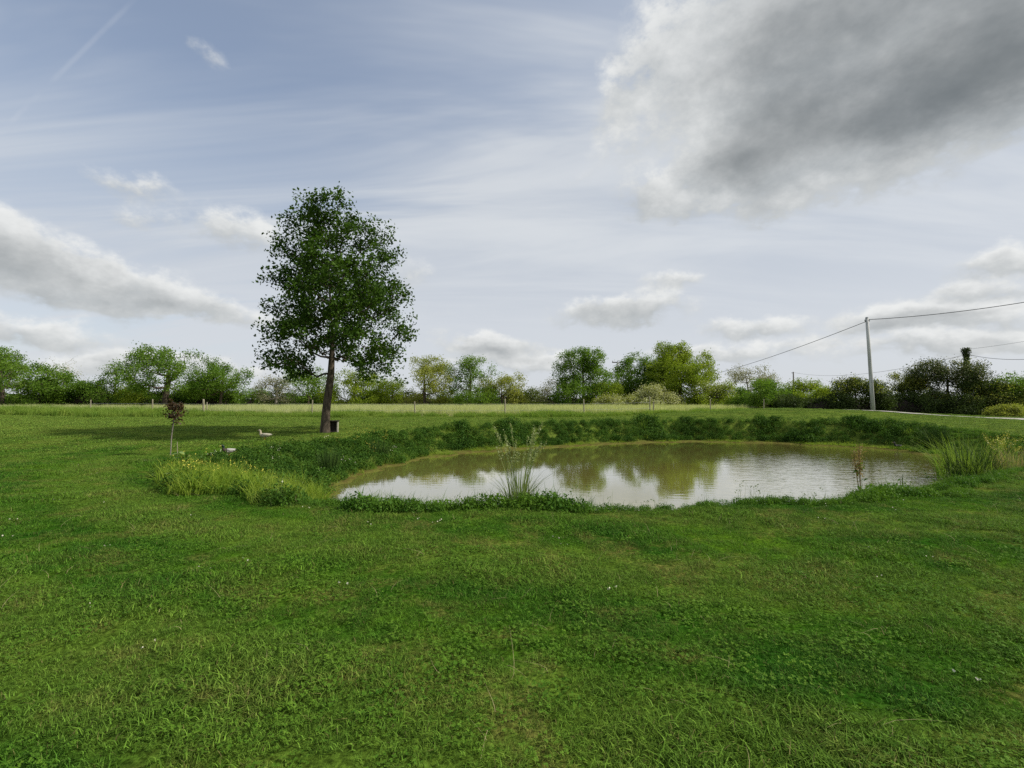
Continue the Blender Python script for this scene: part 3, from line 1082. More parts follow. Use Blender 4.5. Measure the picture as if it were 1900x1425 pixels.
# ---- the oak by the pond
def oak():
    rng = np.random.default_rng(5)
    X, Y = at(603, 803, 22.0)[:2]
    z0 = z1(X, Y)
    m = 22.0 / 897.0
    root = empty('oak_tree', (X, Y, z0))
    prof_h = 0.95 * np.array([2.6, 2.9, 3.7, 4.9, 6.1, 7.35, 8.6, 9.8, 10.6, 11.15])
    left_r = np.array([1.6, 3.2, 3.3, 3.3, 3.15, 3.05, 2.75, 2.5, 2.0, 1.2])
    right_r = np.array([1.8, 3.2, 4.1, 4.4, 3.9, 3.5, 3.2, 2.8, 2.5, 1.8])
    trunk = [(0.0, 0, -0.2), (0.0, 0, 0.25), (0.03, 0, 0.9), (0.08, 0.02, 1.5), (0.15, 0.03, 2.1), (0.22, 0.02, 2.7), (0.25, 0.0, 3.4), (0.26, 0.05, 4.2), (0.22, 0.02, 5.0),
             (0.16, -0.05, 5.9), (0.10, 0.0, 6.8), (0.02, 0.05, 7.7), (-0.08, 0.02, 8.6), (-0.12, 0.0, 9.2), (-0.18, 0.03, 9.7)]
    def inside(h, f):
        lr, rr = np.interp(h, prof_h, left_r), np.interp(h, prof_h, right_r)
        a = rng.uniform(0, 2 * math.pi)
        c = math.cos(a)
        Rm = (rr if c > 0 else lr) * abs(c) + 0.5 * (lr + rr) * (1 - abs(c))
        Rm *= 0.93
        return Rm, np.array([0.12 + Rm * f * c, Rm * f * math.sin(a) * 0.95, h])
    boughs = []
    while len(boughs) < 132:
        h_, f_ = rng.uniform(2.6, 10.35), math.sqrt(rng.uniform(0.0, 1.0)) * 0.93
        Rm, p = inside(h_, f_)
        if h_ < 3.5 and f_ < 0.5:
            continue
        if rng.uniform() > Rm / 2.9 or (boughs and min(np.linalg.norm(p - q_) for q_ in boughs) < 0.56):
            continue
        boughs.append(p)
    pts = []
    for b_ in boughs:
        k_ = rng.integers(5, 11)
        pts.append(b_ + rng.normal(0, 1, (k_, 3)) * np.array([0.36, 0.36, 0.24]))
    pts = np.concatenate(pts)
    pts = pts[pts[:, 2] < 10.7]
    # uneven: open gaps in the crown
    holes = np.array([(-1.6, -1.5, 4.0), (-2.6, 0, 3.6), (1.5, -2.0, 3.4), (0.6, -2.2, 5.6), (-1.0, 1.4, 5.2), (2.2, 0.8, 6.4), (-1.6, -1.5, 7.6), (1.0, -1.2, 8.6)])
    dmin = np.min(np.linalg.norm(pts[:, None] - holes[None], axis=2), axis=1)
    pts = pts[dmin > 0.55]
    N, PA, rad, tips = grow(rng, trunk, pts, 0.205, 0.0070, 0.30, 3, 0.12)
    nt_ = len(trunk)
    rad[:nt_] *= np.interp(np.array([q[2] for q in trunk]), [0, 2.5, 5, 10], [1.0, 0.82, 0.42, 0.25])
    rad[:3] *= np.array([1.3, 1.12, 1.02])
    link('trunk', skeleton_mesh('oak_trunk', N, PA, rad), BARK, root)
    tp_ = N[tips]
    parts = []
    per = 26
    c = np.repeat(tp_, per, 0)
    off = rng.normal(0, 1, (len(c), 3)) * np.array([0.185, 0.185, 0.15])
    P = c + off
    outw = unit(P - np.array([0.1, 0, 6.0]))
    parts.append(leaf_quads(rng, P, 0.145, 0.62, 0.2, outw * 0.6))
    # leaves along the fine twigs
    fine = np.nonzero(rad < 0.02)[0]
    c = np.repeat(N[fine], 4, 0)
    P = c + rng.normal(0, 0.13, (len(c), 3))
    k = P[:, 2] > 2.2
    parts.append(leaf_quads(rng, P[k], 0.12, 0.62, 0.2, unit(P[k] - np.array([0.1, 0, 6.0])) * 0.6))
    V, F = joinVF(parts)
    link('crown', np_mesh('oak_crown', V, F), TL['oak'], root)
    tag(root, 'tall oak in full dark leaf on the bank by the pond', 'tree')


oak()


def field_tree(name, label, px, d, top, wpx, leaf, seed, crown_lo=0.22, n_cl=110, per=42, lsize=0.22, shape='round', bark=None, group=None, trunk_r=None,
               extra=None, dens=1.0, sigma=0.42, cat='tree'):
    rng = np.random.default_rng(seed)
    b = at(px, 756, d)
    X, Y = b[0], b[1]
    z0 = z1(X, Y)
    H = at(px, top, d)[2] - z0
    Wm = wpx / 897.0 * d
    root = empty(name, (X, Y, z0))
    lo = crown_lo * 0.75 * H
    lsize = lsize * 0.92
    per = int(per * 1.7)
    sigma = sigma * 0.85
    hc = (H - lo)
    # crown made of unequal lobes inside an overall envelope
    lobes = []
    nl = 15
    n_cl = int(n_cl * 1.75)
    for i in range(nl):
        t = rng.uniform(0.0, 0.95)
        if shape == 'round':
            env = math.sqrt(max(0.05, 1 - (2 * t - 0.86) ** 2 / 1.35))
        elif shape == 'cone':
            env = 1.05 - 0.85 * t
        elif shape == 'shrub':
            env = math.sqrt(max(0.05, 1 - (t * 0.95) ** 2))
        else:                                                            # spreading
            env = 0.55 + 0.6 * math.sin(math.pi * min(1, t * 1.05))
        a = rng.uniform(0, 6.283)
        rl = rng.uniform(0.2, 0.32) * min(Wm, hc)
        rr = max(0.0, Wm / 2 * env * 1.08 - rl * 0.6)
        lobes.append((rr * math.cos(a), rr * math.sin(a) * 0.9, lo + hc * t * 0.92, rl))
    lobes.append((0, 0, lo + hc * 0.5, min(Wm, hc) * 0.33))
    lobes.append((rng.uniform(-.1, .1) * Wm, 0, H - 0.2 * min(Wm, hc) - 0.2, 0.2 * min(Wm, hc)))
    pts = []
    for i in range(n_cl):
        L = lobes[rng.integers(0, len(lobes))]
        v = unit(rng.normal(size=3)) * L[3] * rng.uniform(0.3, 1.0) ** 0.4
        p = np.array([L[0], L[1], L[2]]) + v * np.array([1, 1, 0.85])
        p[2] = min(max(p[2], lo * 0.9 + 0.15), H - 0.1)
        pts.append(p)
    pts = np.array(pts)
    lean = rng.normal(0, 0.04 * H, 2)
    nt = 9
    trunk = [(lean[0] * (i / nt) ** 1.5, lean[1] * (i / nt) ** 1.5, -0.2 + (0.82 * H + 0.2) * i / nt) for i in range(nt + 1)]
    rb = trunk_r or max(0.05, 0.026 * H)
    N, PA, rad, tips = grow(rng, trunk, pts, rb, 0.016, 0.3, 2, 0.14)
    link('trunk', skeleton_mesh(name + '_trunk', N, PA, rad), bark or BARK, root)
    if per:
        c = np.repeat(N[tips], per, 0)
        sg = sigma * (d / 65.0) ** 0.3
        P = c + rng.normal(0, 1, (len(c), 3)) * np.array([sg, sg, sg * 0.8])
        P[:, 2] = np.maximum(P[:, 2], 0.06)
        k = rng.uniform(0, 1, len(P)) < dens
        P = P[k]
        ow = unit(P - np.array([0, 0, lo + hc * 0.45])) * 0.6
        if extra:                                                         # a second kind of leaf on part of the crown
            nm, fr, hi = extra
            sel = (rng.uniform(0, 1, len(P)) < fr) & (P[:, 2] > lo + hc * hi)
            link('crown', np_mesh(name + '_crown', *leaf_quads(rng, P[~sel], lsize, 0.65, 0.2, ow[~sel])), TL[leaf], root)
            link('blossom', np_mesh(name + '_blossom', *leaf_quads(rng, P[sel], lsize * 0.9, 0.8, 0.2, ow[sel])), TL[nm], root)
        else:
            link('crown', np_mesh(name + '_crown', *leaf_quads(rng, P, lsize, 0.65, 0.2, ow)), TL[leaf], root)
    tag(root, label, cat, group)
    return root


GT = 'trees of the far hedgerow'
GS = 'shrubs of the far hedgerow'
T = field_tree
# left of the oak
T('broad_tree', 'broad hazy green tree cut by the left edge of the picture', 5, 62, 645, 170, 'green', 101, 0.18, 150, 44, 0.22, 'spread', group=GT)
T('bare_tree', 'thin pale almost bare tree between the left-edge tree and its neighbours', 115, 100, 661, 70, 'pale', 102, 0.3, 70, 10, 0.2, 'round', BARK2, GT, 0.14, dens=0.6)
T('loose_tree', 'small pointed loose green tree left of the spreading oak in the hedgerow', 212, 66, 668, 75, 'green', 103, 0.2, 70, 26, 0.2, 'cone', group=GT)
T('spreading_oak', 'spreading hedgerow oak with open crown and ivy-dark trunk, left of the round tree', 305, 62, 642, 125, 'green', 104, 0.33, 120, 32, 0.22, 'spread', group=GT, trunk_r=0.34)
T('round_tree', 'round dense green tree just left of the big oak', 408, 64, 664, 100, 'green', 105, 0.2, 130, 44, 0.2, 'round', group=GT)
T('hedge_shrub', 'low dark shrub at the right foot of the round tree', 470, 74, 722, 62, 'green', 106, 0.05, 50, 40, 0.2, 'shrub', group=GS, cat='shrub')
T('budding_tree', 'pale brown budding tree with forked bare trunk, left of the big oak trunk', 512, 72, 700, 72, 'pale', 107, 0.3, 80, 16, 0.18, 'round', BARK2, GT, 0.2)
T('hedgerow_tree', 'dull green tree seen under the left side of the big oak crown', 572, 74, 684, 95, 'green', 108, 0.15, 90, 40, 0.22, 'round', group=GT)
T('hedgerow_tree', 'green tree behind and right of the big oak trunk', 655, 74, 688, 105, 'bright', 109, 0.15, 100, 40, 0.22, 'round', group=GT)
T('hedgerow_tree', 'small yellow-green tree tucked left of the airy yellow-green round tree', 728, 76, 702, 62, 'bright', 110, 0.15, 60, 40, 0.2, 'round', group=GT)
T('hedgerow_tree', 'airy round yellow-green tree nearest the right side of the big oak', 788, 72, 662, 112, 'yellow', 111, 0.2, 130, 34, 0.2, 'round', group=GT)
T('hedgerow_tree', 'mid green round tree between two yellow-green trees', 872, 72, 667, 92, 'green', 112, 0.2, 110, 36, 0.2, 'round', group=GT)
T('hedgerow_tree', 'lower yellow-green tree right of the mid green round tree', 932, 74, 692, 82, 'yellow', 113, 0.15, 90, 34, 0.2, 'round', group=GT)
# middle
T('hawthorn_shrub', 'low greenish-white hawthorn left of the grey leafless shrub', 985, 76, 722, 66, 'bright', 114, 0.06, 50, 36, 0.2, 'shrub', group=GS, extra=('blossom', 0.4, 0.3), cat='shrub')
T('bare_shrub', 'grey leafless shrub at the left foot of the tall middle tree', 1035, 78, 704, 68, 'pale', 115, 0.15, 70, 18, 0.18, 'round', BARK2, GS, 0.12, cat='shrub')
T('tall_tree', 'tall green tree left of the pole with the crossarm', 1083, 74, 651, 105, 'green', 116, 0.02, 210, 46, 0.23, 'round', group=GT)
T('lime_shrub', 'lime green shrub between the tall middle tree and the crossarm pole', 1122, 72, 708, 72, 'bright', 117, 0.05, 70, 40, 0.2, 'shrub', group=GS, cat='shrub')
T('hawthorn_shrub', 'pale green rounded hawthorn below the lime shrub', 1150, 68, 735, 92, 'yellow', 118, 0.05, 80, 36, 0.17, 'shrub', group=GS, extra=('blossom', 0.35, 0.2), cat='shrub')
T('hawthorn_shrub', 'cream flowering hawthorn in front of the dark tree group', 1212, 68, 718, 92, 'yellow', 119, 0.06, 90, 36, 0.17, 'shrub', group=GS, extra=('blossom', 0.65, 0.2), cat='shrub')
T('tall_tree', 'tall green tree right of the crossarm pole', 1195, 78, 655, 105, 'green', 120, 0.02, 220, 46, 0.24, 'round', group=GT)
T('tall_tree', 'tallest yellow-green tree of the hedgerow, at its centre right', 1262, 74, 637, 118, 'bright', 121, 0.02, 270, 48, 0.23, 'round', group=GT)
T('mixed_shrub', 'mixed green shrub at the right foot of the tallest hedgerow tree', 1328, 68, 708, 88, 'bright', 122, 0.05, 90, 40, 0.19, 'shrub', group=GS, extra=('blossom', 0.25, 0.4), cat='shrub')
T('budding_tree', 'pale grey-green budding tree right of the tallest hedgerow tree', 1392, 74, 681, 92, 'pale', 123, 0.2, 100, 22, 0.18, 'round', BARK2, GT, 0.14)
T('dark_shrub', 'rounded green shrub with dark base in front of the budding tree', 1422, 62, 708, 108, 'green', 124, 0.05, 110, 44, 0.19, 'shrub', group=GS, cat='shrub')
T('thin_pole_shrub', 'open green shrub around the foot of the thin far pole', 1492, 66, 704, 82, 'bright', 125, 0.06, 80, 34, 0.19, 'shrub', group=GS, cat='shrub')
T('lime_shrub', 'low lime green shrub sloping down towards the near pole', 1512, 58, 724, 92, 'bright', 126, 0.05, 80, 44, 0.18, 'shrub', group=GS, cat='shrub')
T('hedge_shrub', 'dull green shrub at the foot of the left-edge tree', 70, 64, 708, 90, 'green', 141, 0.03, 70, 40, 0.2, 'shrub', group=GS, cat='shrub')
T('hedge_shrub', 'dull green shrub between the bare pale tree and the pointed loose tree', 160, 66, 712, 80, 'green', 142, 0.03, 60, 40, 0.2, 'shrub', group=GS, cat='shrub')
T('hedge_shrub', 'leafy shrub between the pointed loose tree and the spreading hedgerow oak', 255, 66, 715, 70, 'bright', 143, 0.03, 60, 40, 0.2, 'shrub', group=GS, cat='shrub')
T('hedge_shrub', 'leafy shrub between the spreading hedgerow oak and the round tree', 355, 67, 716, 66, 'green', 144, 0.03, 60, 40, 0.2, 'shrub', group=GS, cat='shrub')
T('hedge_shrub', 'dark green shrub filling the gap just right of the big oak trunk', 690, 78, 722, 66, 'green', 145, 0.03, 60, 40, 0.2, 'shrub', group=GS, cat='shrub')
T('hedge_shrub', 'dark shrub between the airy yellow-green tree and the mid green round tree', 832, 78, 720, 60, 'green', 146, 0.03, 60, 40, 0.2, 'shrub', group=GS, cat='shrub')
T('hedge_shrub', 'dark shrub between the mid green round tree and the lower yellow-green tree', 902, 79, 722, 56, 'green', 147, 0.03, 50, 40, 0.2, 'shrub', group=GS, cat='shrub')
T('hedge_shrub', 'green shrub between the two tall trees right of the crossarm pole', 1228, 80, 690, 80, 'green', 148, 0.03, 90, 44, 0.22, 'shrub', group=GS, cat='shrub')
T('hedge_shrub', 'green shrub closing the gap below the pale grey-green budding tree', 1366, 70, 722, 70, 'green', 149, 0.03, 60, 40, 0.2, 'shrub', group=GS, cat='shrub')
T('hedge_shrub', 'green shrub between the rounded dark-based shrub and the thin far pole', 1456, 68, 722, 60, 'green', 150, 0.03, 60, 40, 0.2, 'shrub', group=GS, cat='shrub')
# the near hedge on the right
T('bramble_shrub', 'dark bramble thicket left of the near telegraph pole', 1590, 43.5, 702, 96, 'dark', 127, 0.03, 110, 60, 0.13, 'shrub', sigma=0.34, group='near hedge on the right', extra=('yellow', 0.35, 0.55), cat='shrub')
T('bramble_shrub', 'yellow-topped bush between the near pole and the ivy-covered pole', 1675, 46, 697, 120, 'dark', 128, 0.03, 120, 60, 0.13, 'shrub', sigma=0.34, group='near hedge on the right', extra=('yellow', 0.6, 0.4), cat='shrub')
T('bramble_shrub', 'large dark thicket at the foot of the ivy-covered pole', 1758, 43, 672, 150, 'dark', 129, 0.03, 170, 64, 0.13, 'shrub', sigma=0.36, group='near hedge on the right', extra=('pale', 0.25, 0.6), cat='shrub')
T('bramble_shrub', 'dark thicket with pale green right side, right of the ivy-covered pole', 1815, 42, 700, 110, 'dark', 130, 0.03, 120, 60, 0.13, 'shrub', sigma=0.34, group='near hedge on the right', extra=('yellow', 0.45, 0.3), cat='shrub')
T('pale_shrub', 'pale olive shrub right of the dark thickets', 1868, 41, 716, 84, 'yellow', 131, 0.03, 100, 56, 0.12, 'shrub', sigma=0.3, group='near hedge on the right', cat='shrub')
T('edge_tree', 'dark green tree cut by the right edge of the picture', 1925, 40, 684, 120, 'green', 132, 0.06, 130, 60, 0.14, 'round', sigma=0.34, group='near hedge on the right')
T('yellow_shrub', 'low yellow-green shrub beside the gravel track', 1858, 37.5, 750, 66, 'yellow', 133, 0.03, 60, 56, 0.09, 'shrub', sigma=0.2, group='near hedge on the right', cat='shrub')


# ---- continuous low hedge behind the meadow
FILLER = plain('dark_twigs', (0.030, 0.024, 0.020), 0.95, 0.5, 14, 0.05, 1.0, (1, 1, 0.3))  # filler colour darkened for the shaded inside of the hedge


def hedge(name, label, line, h, wdt, n, leaf, lsize, seed):
    rng = np.random.default_rng(seed)
    line = np.array(line, float)
    seg = np.linalg.norm(np.diff(line, axis=0), axis=1)
    cum = np.concatenate([[0], np.cumsum(seg)])
    root = empty(name, (line[0][0], line[0][1], z1(*line[0])))
    o = np.array([line[0][0], line[0][1], z1(*line[0])])
    t = rng.uniform(0, cum[-1], n)
    x = np.interp(t, cum, line[:, 0]); y = np.interp(t, cum, line[:, 1])
    hh = h * (0.8 + 0.22 * np.sin(t * 0.31 + seed) + 0.16 * np.sin(t * 0.9) + 0.12 * np.sin(t * 2.1 + 2))
    z = hh * rng.uniform(0.12, 1.0, n) ** 0.8
    yy = y + rng.normal(0, wdt * 0.4, n) * (1.1 - 0.5 * z / hh)
    P = np.stack([x + rng.normal(0, 0.3, n), yy, zbase(x, yy) + z], 1) - o
    V, F = leaf_quads(rng, P, lsize, 0.7, 0.2)
    link('foliage', np_mesh(name + '_foliage', V, F), TL[leaf], root)
    # solid dark filler added to block the sky, hedge's inner shade in its colour
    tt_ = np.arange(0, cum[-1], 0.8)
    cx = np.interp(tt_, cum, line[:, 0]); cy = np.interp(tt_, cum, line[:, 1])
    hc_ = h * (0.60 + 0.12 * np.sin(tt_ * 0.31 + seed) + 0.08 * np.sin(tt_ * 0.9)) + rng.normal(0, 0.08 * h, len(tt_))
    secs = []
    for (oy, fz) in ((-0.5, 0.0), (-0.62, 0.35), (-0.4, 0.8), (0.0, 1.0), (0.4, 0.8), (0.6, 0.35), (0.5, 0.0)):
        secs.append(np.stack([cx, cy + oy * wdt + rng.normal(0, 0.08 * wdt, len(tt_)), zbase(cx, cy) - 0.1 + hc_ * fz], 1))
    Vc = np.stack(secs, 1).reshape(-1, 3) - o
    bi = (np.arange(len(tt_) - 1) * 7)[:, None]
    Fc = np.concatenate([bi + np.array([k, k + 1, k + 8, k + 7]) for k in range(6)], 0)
    link('dark_filler', np_mesh(name + '_twigs', Vc, Fc), FILLER, root)
    ns = int(cum[-1] * 3.2)
    t = rng.uniform(0, cum[-1], ns)
    x = np.interp(t, cum, line[:, 0]); y = np.interp(t, cum, line[:, 1]) + rng.normal(0, wdt * 0.4, ns)
    P = np.stack([x, y, zbase(x, y) - 0.1], 1) - o
    V, F = blades(rng, P, rng.uniform(0.5, 1.1, ns) * h, 0.12, rng.uniform(0, 0.3, ns), 3)
    tag(link('stems', np_mesh(name + '_stems', V, F), BARK, root), kind='stuff')
    tag(root, label, 'hedge')


hedge('hedge', 'long dark hedge along the back of the meadow', [(-115, 73), (-70, 71), (-30, 79), (10, 82), (28, 82), (50, 82)], 2.6, 1.3, 46000, 'dark', 0.26, 3)
hedge('hedge', 'tall leafy hedge under the trees left of the copper-leaved sapling', [(-80, 68), (-62, 66), (-45, 66), (-38, 67)], 3.6, 1.5, 26000, 'green', 0.2, 8)
hedge('hedge', 'dark low hedge running from the pale budding tree to the near pole', [(31, 66), (33, 60), (30, 52), (28.5, 46)], 1.7, 0.9, 9000, 'dark', 0.16, 4)
hedge('hedge', 'dark hedge foot running behind the gravel track', [(27, 44.5), (33, 43.5), (39, 42.5), (46, 41)], 1.7, 1.0, 14000, 'dark', 0.13, 6)


# ------------------------------------------------------------------ poles and cables
POLE = plain('weathered_pole', (0.40, 0.40, 0.39), 0.85, 0.3, 5, 0.2, 0.4, (1, 1, 0.1))
DARKP = plain('dark_creosoted_pole', (0.10, 0.09, 0.08), 0.85, 0.3, 5, 0.2, 0.4, (1, 1, 0.1))
METAL = plain('galvanised_fitting', (0.30, 0.31, 0.32), 0.5, 0.15, 10, 0.5)
CABLE = plain('black_cable', (0.035, 0.037, 0.04), 0.6, 0.1)


def ground_of(px, d):
    X = at(px, 756, d)[0]
    return np.array([X, d, z1(X, d)])


near_b = ground_of(1620, 41.0)
near_t = at(1608.5, 590, 41.0)
pole = empty('telegraph_pole', near_b)
H = near_t - near_b
MB().tube([(0, 0, -0.3), tuple(H * 0.3), tuple(H * 0.65), tuple(H)], [0.165, 0.150, 0.13, 0.115], 12).build('post', POLE, pole, True)
MB().tube([tuple(H + np.array([0, 0, -0.02])), tuple(H + np.array([0, 0, 0.07]))], [0.125, 0.10], 12).build('cap', METAL, pole)
MB().tube([tuple(H * 0.965 + np.array([-0.2, 0, 0])), tuple(H * 0.965 + np.array([0.2, 0, 0]))], [0.03, 0.03], 6).build('bracket', METAL, pole)
for sx in (-0.18, 0.18):
    c_ = H * 0.965 + np.array([sx, 0, 0.03])
    MB().tube([tuple(c_), tuple(c_ + np.array([0, 0, 0.05])), tuple(c_ + np.array([0, 0, 0.12]))], [0.03, 0.045, 0.03], 8).build('insulator', METAL, pole)
MB().box((-0.09, -0.175, 0), (0.09, -0.155, 0.22), 0, H * 0.32).build('number_plate', METAL, pole)
tag(pole, 'tall pale telegraph pole leaning slightly beside the dark hedge', 'pole')

ivy_b = ground_of(1797, 45.0)
ivy_t = at(1792, 646, 45.0)
ivp = empty('telegraph_pole', ivy_b)
Hi = ivy_t - ivy_b
MB().tube([(0, 0, -0.3), tuple(Hi * 0.5), tuple(Hi)], [0.15, 0.14, 0.12], 10).build('post', DARKP, ivp, True)
ri = np.random.default_rng(77)
t_ = ri.uniform(0.1, 1.0, 3600)
an = ri.uniform(0, 6.283, 3600)
rr_ = ri.uniform(0.10, 0.30, 3600) * (1.0 + 0.35 * np.sin(t_ * 21))
Pv = Hi[None, :] * t_[:, None] + np.stack([rr_ * np.cos(an), rr_ * np.sin(an), ri.normal(0, 0.05, 3600)], 1)
link('ivy', np_mesh('ivy', *leaf_quads(ri, Pv, 0.12, 0.8, 0.15, np.stack([np.cos(an), np.sin(an), 0 * an], 1))), TL['dark'], ivp)
tag(ivp, 'ivy-covered pole stub rising from the dark thicket', 'pole')

cb = ground_of(1148, 92.0)
ct = at(1146, 672, 92.0)
cp_ = empty('crossarm_pole', cb)
Hc = ct - cb
MB().tube([(0, 0, -0.3), tuple(Hc * 0.5), tuple(Hc)], [0.30, 0.24, 0.19], 10).build('post', POLE, cp_, True)
MB().box((-1.05, -0.08, -0.12), (1.05, 0.08, 0.06), 0, Hc).build('crossarm', DARKP, cp_)
MB().box((-0.5, -0.07, -0.08), (0.5, 0.07, 0.06), 0, Hc * 0.895).build('crossarm', DARKP, cp_)
for sx in (-0.95, 0.0, 0.95):
    MB().tube([tuple(Hc + np.array([sx, 0, 0.06])), tuple(Hc + np.array([sx, 0, 0.3]))], [0.08, 0.06], 6).build('insulator', METAL, cp_)
tag(cp_, 'distant pale pole with a crossarm rising between the hedgerow trees', 'pole')

tb = ground_of(1473, 95.0)
tt = at(1472, 690, 95.0)
tpo = empty('thin_pole', tb)
Ht = tt - tb
MB().tube([(0, 0, -0.3), tuple(Ht)], [0.15, 0.11], 8).build('post', DARKP, tpo, True)
MB().box((-0.35, -0.05, -0.25), (0.05, 0.05, -0.15), 0, Ht).build('bracket', DARKP, tpo)
tag(tpo, 'thin dark far pole standing up behind the open green shrub', 'pole')


def cable(label, a, b, sag, r=0.018):
    a, b = np.array(a, float), np.array(b, float)
    pts = []
    for i in range(33):
        t = i / 32
        p = a + (b - a) * t
        p[2] -= sag * 4 * t * (1 - t)
        pts.append(p)
    o = MB().tube(pts, [r] * 33, 5).build('overhead_cable', CABLE)
    tag(o, label, 'cable', 'overhead cables')


cable('overhead cable falling from the near pole away to the left behind the trees', at(1606, 597, 41.0), at(1230, 712, 96), 0.9, 0.024)
cable('overhead cable running from the near pole top out past the right edge', at(1610, 593, 41.0), at(2080, 528, 30), 0.35, 0.024)
cable('faint overhead cable from the ivy pole down to the thin far pole', at(1788, 659, 45.0), tt + np.array([0, 0, -0.1]), 1.2, 0.016)
cable('sagging overhead cable right of the ivy-covered pole', at(1797, 658, 45.0), at(2020, 650, 34), 0.55, 0.018)
cable('upper thin overhead cable rising right from the ivy-covered pole', at(1797, 648, 45.0), at(2020, 612, 36), 0.1, 0.010)

# ------------------------------------------------------------------ fence along the meadow
WOOD = plain('weathered_fence_wood', (0.30, 0.27, 0.19), 0.9, 0.3, 7, 0.1, 0.5, (1, 1, 0.2))
rp = random.Random(3)
posts = []
spec = [(168, 1.25, 'fence post near the left edge beside the tall verge grass', 0), (283, 1.3, 'fence post left of the copper-leaved sapling', 0),
        (378, 1.35, 'pale square fence post right of the copper-leaved sapling', 0), (384, 1.1, 'thin brace post against the pale square fence post', 0),
        (579, 1.25, 'fence post just left of the big oak trunk', 0), (770, 1.15, 'fence post under the airy yellow-green tree', 0),
        (937, 1.35, 'fence post right of the mid green round tree', 0), (1084, 1.3, 'fence post below the tall middle tree', 0),
        (1206, 1.4, 'taller fence post of the pair below the cream hawthorn', 0), (1213, 1.05, 'shorter fence post of the pair below the cream hawthorn', 0),
        (1318, 1.3, 'fence post at the left end of the grassy hump', 0), (1417, 1.2, 'fence post peeping over the grassy hump', 0)]
for (pxl, h, lab, _) in spec:
    d = 42.0
    for _i in range(8):
        X = at(pxl, 756, d)[0]
        d = float(fence_y(X)) + (0.5 if pxl in (384, 1213) else 0)
    if pxl > 1300:
        d = {1318: 46.0, 1417: 44.5}[pxl]
        X = at(pxl, 756, d)[0]
    zg = z1(X, d)
    rw = 0.085 if pxl == 378 else rp.uniform(0.045, 0.06)
    lx, ly = rp.uniform(-0.05, 0.05), rp.uniform(-0.04, 0.04)
    rt = empty('fence_post', (X, d, zg))
    MB().tube([(0, 0, -0.3), (lx * 0.5, ly * 0.5, h * 0.5), (lx, ly, h)], [rw, rw * 0.97, rw * 0.9], 7).build('stake', WOOD, rt)
    MB().tube([(lx, ly, h), (lx, ly, h + 0.04)], [rw * 0.9, rw * 0.35], 7).build('tip', WOOD, rt)
    tag(rt, lab, 'fence post', 'posts of the meadow fence')
    posts.append((X, d, zg, h))
ms = [p for i, p in enumerate(posts) if i not in (3, 9, 10, 11)]
wv = MB()
for hgt in (0.45, 0.95):
    pts = []
    for (X, d, zg, h) in ms:
        pts.append((X, d - 0.06, zg + min(hgt, h - 0.08)))
    wv.tube(pts, [0.006] * len(pts), 4)
wo_ = wv.build('fence_wire', METAL)
tag(wo_, 'thin wire strands strung along the meadow fence posts', 'wire')


# ------------------------------------------------------------------ box by the oak
GREYW = plain('grey_weathered_boards', (0.30, 0.28, 0.23), 0.9, 0.3, 9, 0.1, 0.4, (1, 1, 0.2))
DARKW = plain('dark_boards', (0.045, 0.038, 0.032), 0.9, 0.3, 9, 0.1)  # darker colour for the back, floor and roof boards
bx = at(619, 800, 22.2)
zb_ = z1(bx[0], bx[1])
box = empty('nest_box', (bx[0], bx[1], zb_), R(14))
MB().box((-0.20, -0.16, 0.0), (-0.155, 0.16, 0.50)).build('side_panel', GREYW, box)
MB().box((0.155, -0.16, 0.0), (0.20, 0.16, 0.50)).build('side_panel', GREYW, box)
MB().box((-0.153, 0.12, 0.0), (0.153, 0.15, 0.50)).build('back_panel', DARKW, box)
MB().box((-0.153, -0.15, 0.03), (0.153, 0.118, 0.06)).build('floor_board', DARKW, box)
MB().box((-0.24, -0.20, 0.502), (0.24, 0.20, 0.54)).build('roof_board', DARKW, box)
tag(box, 'small open-fronted wooden box standing against the big oak trunk', 'box')


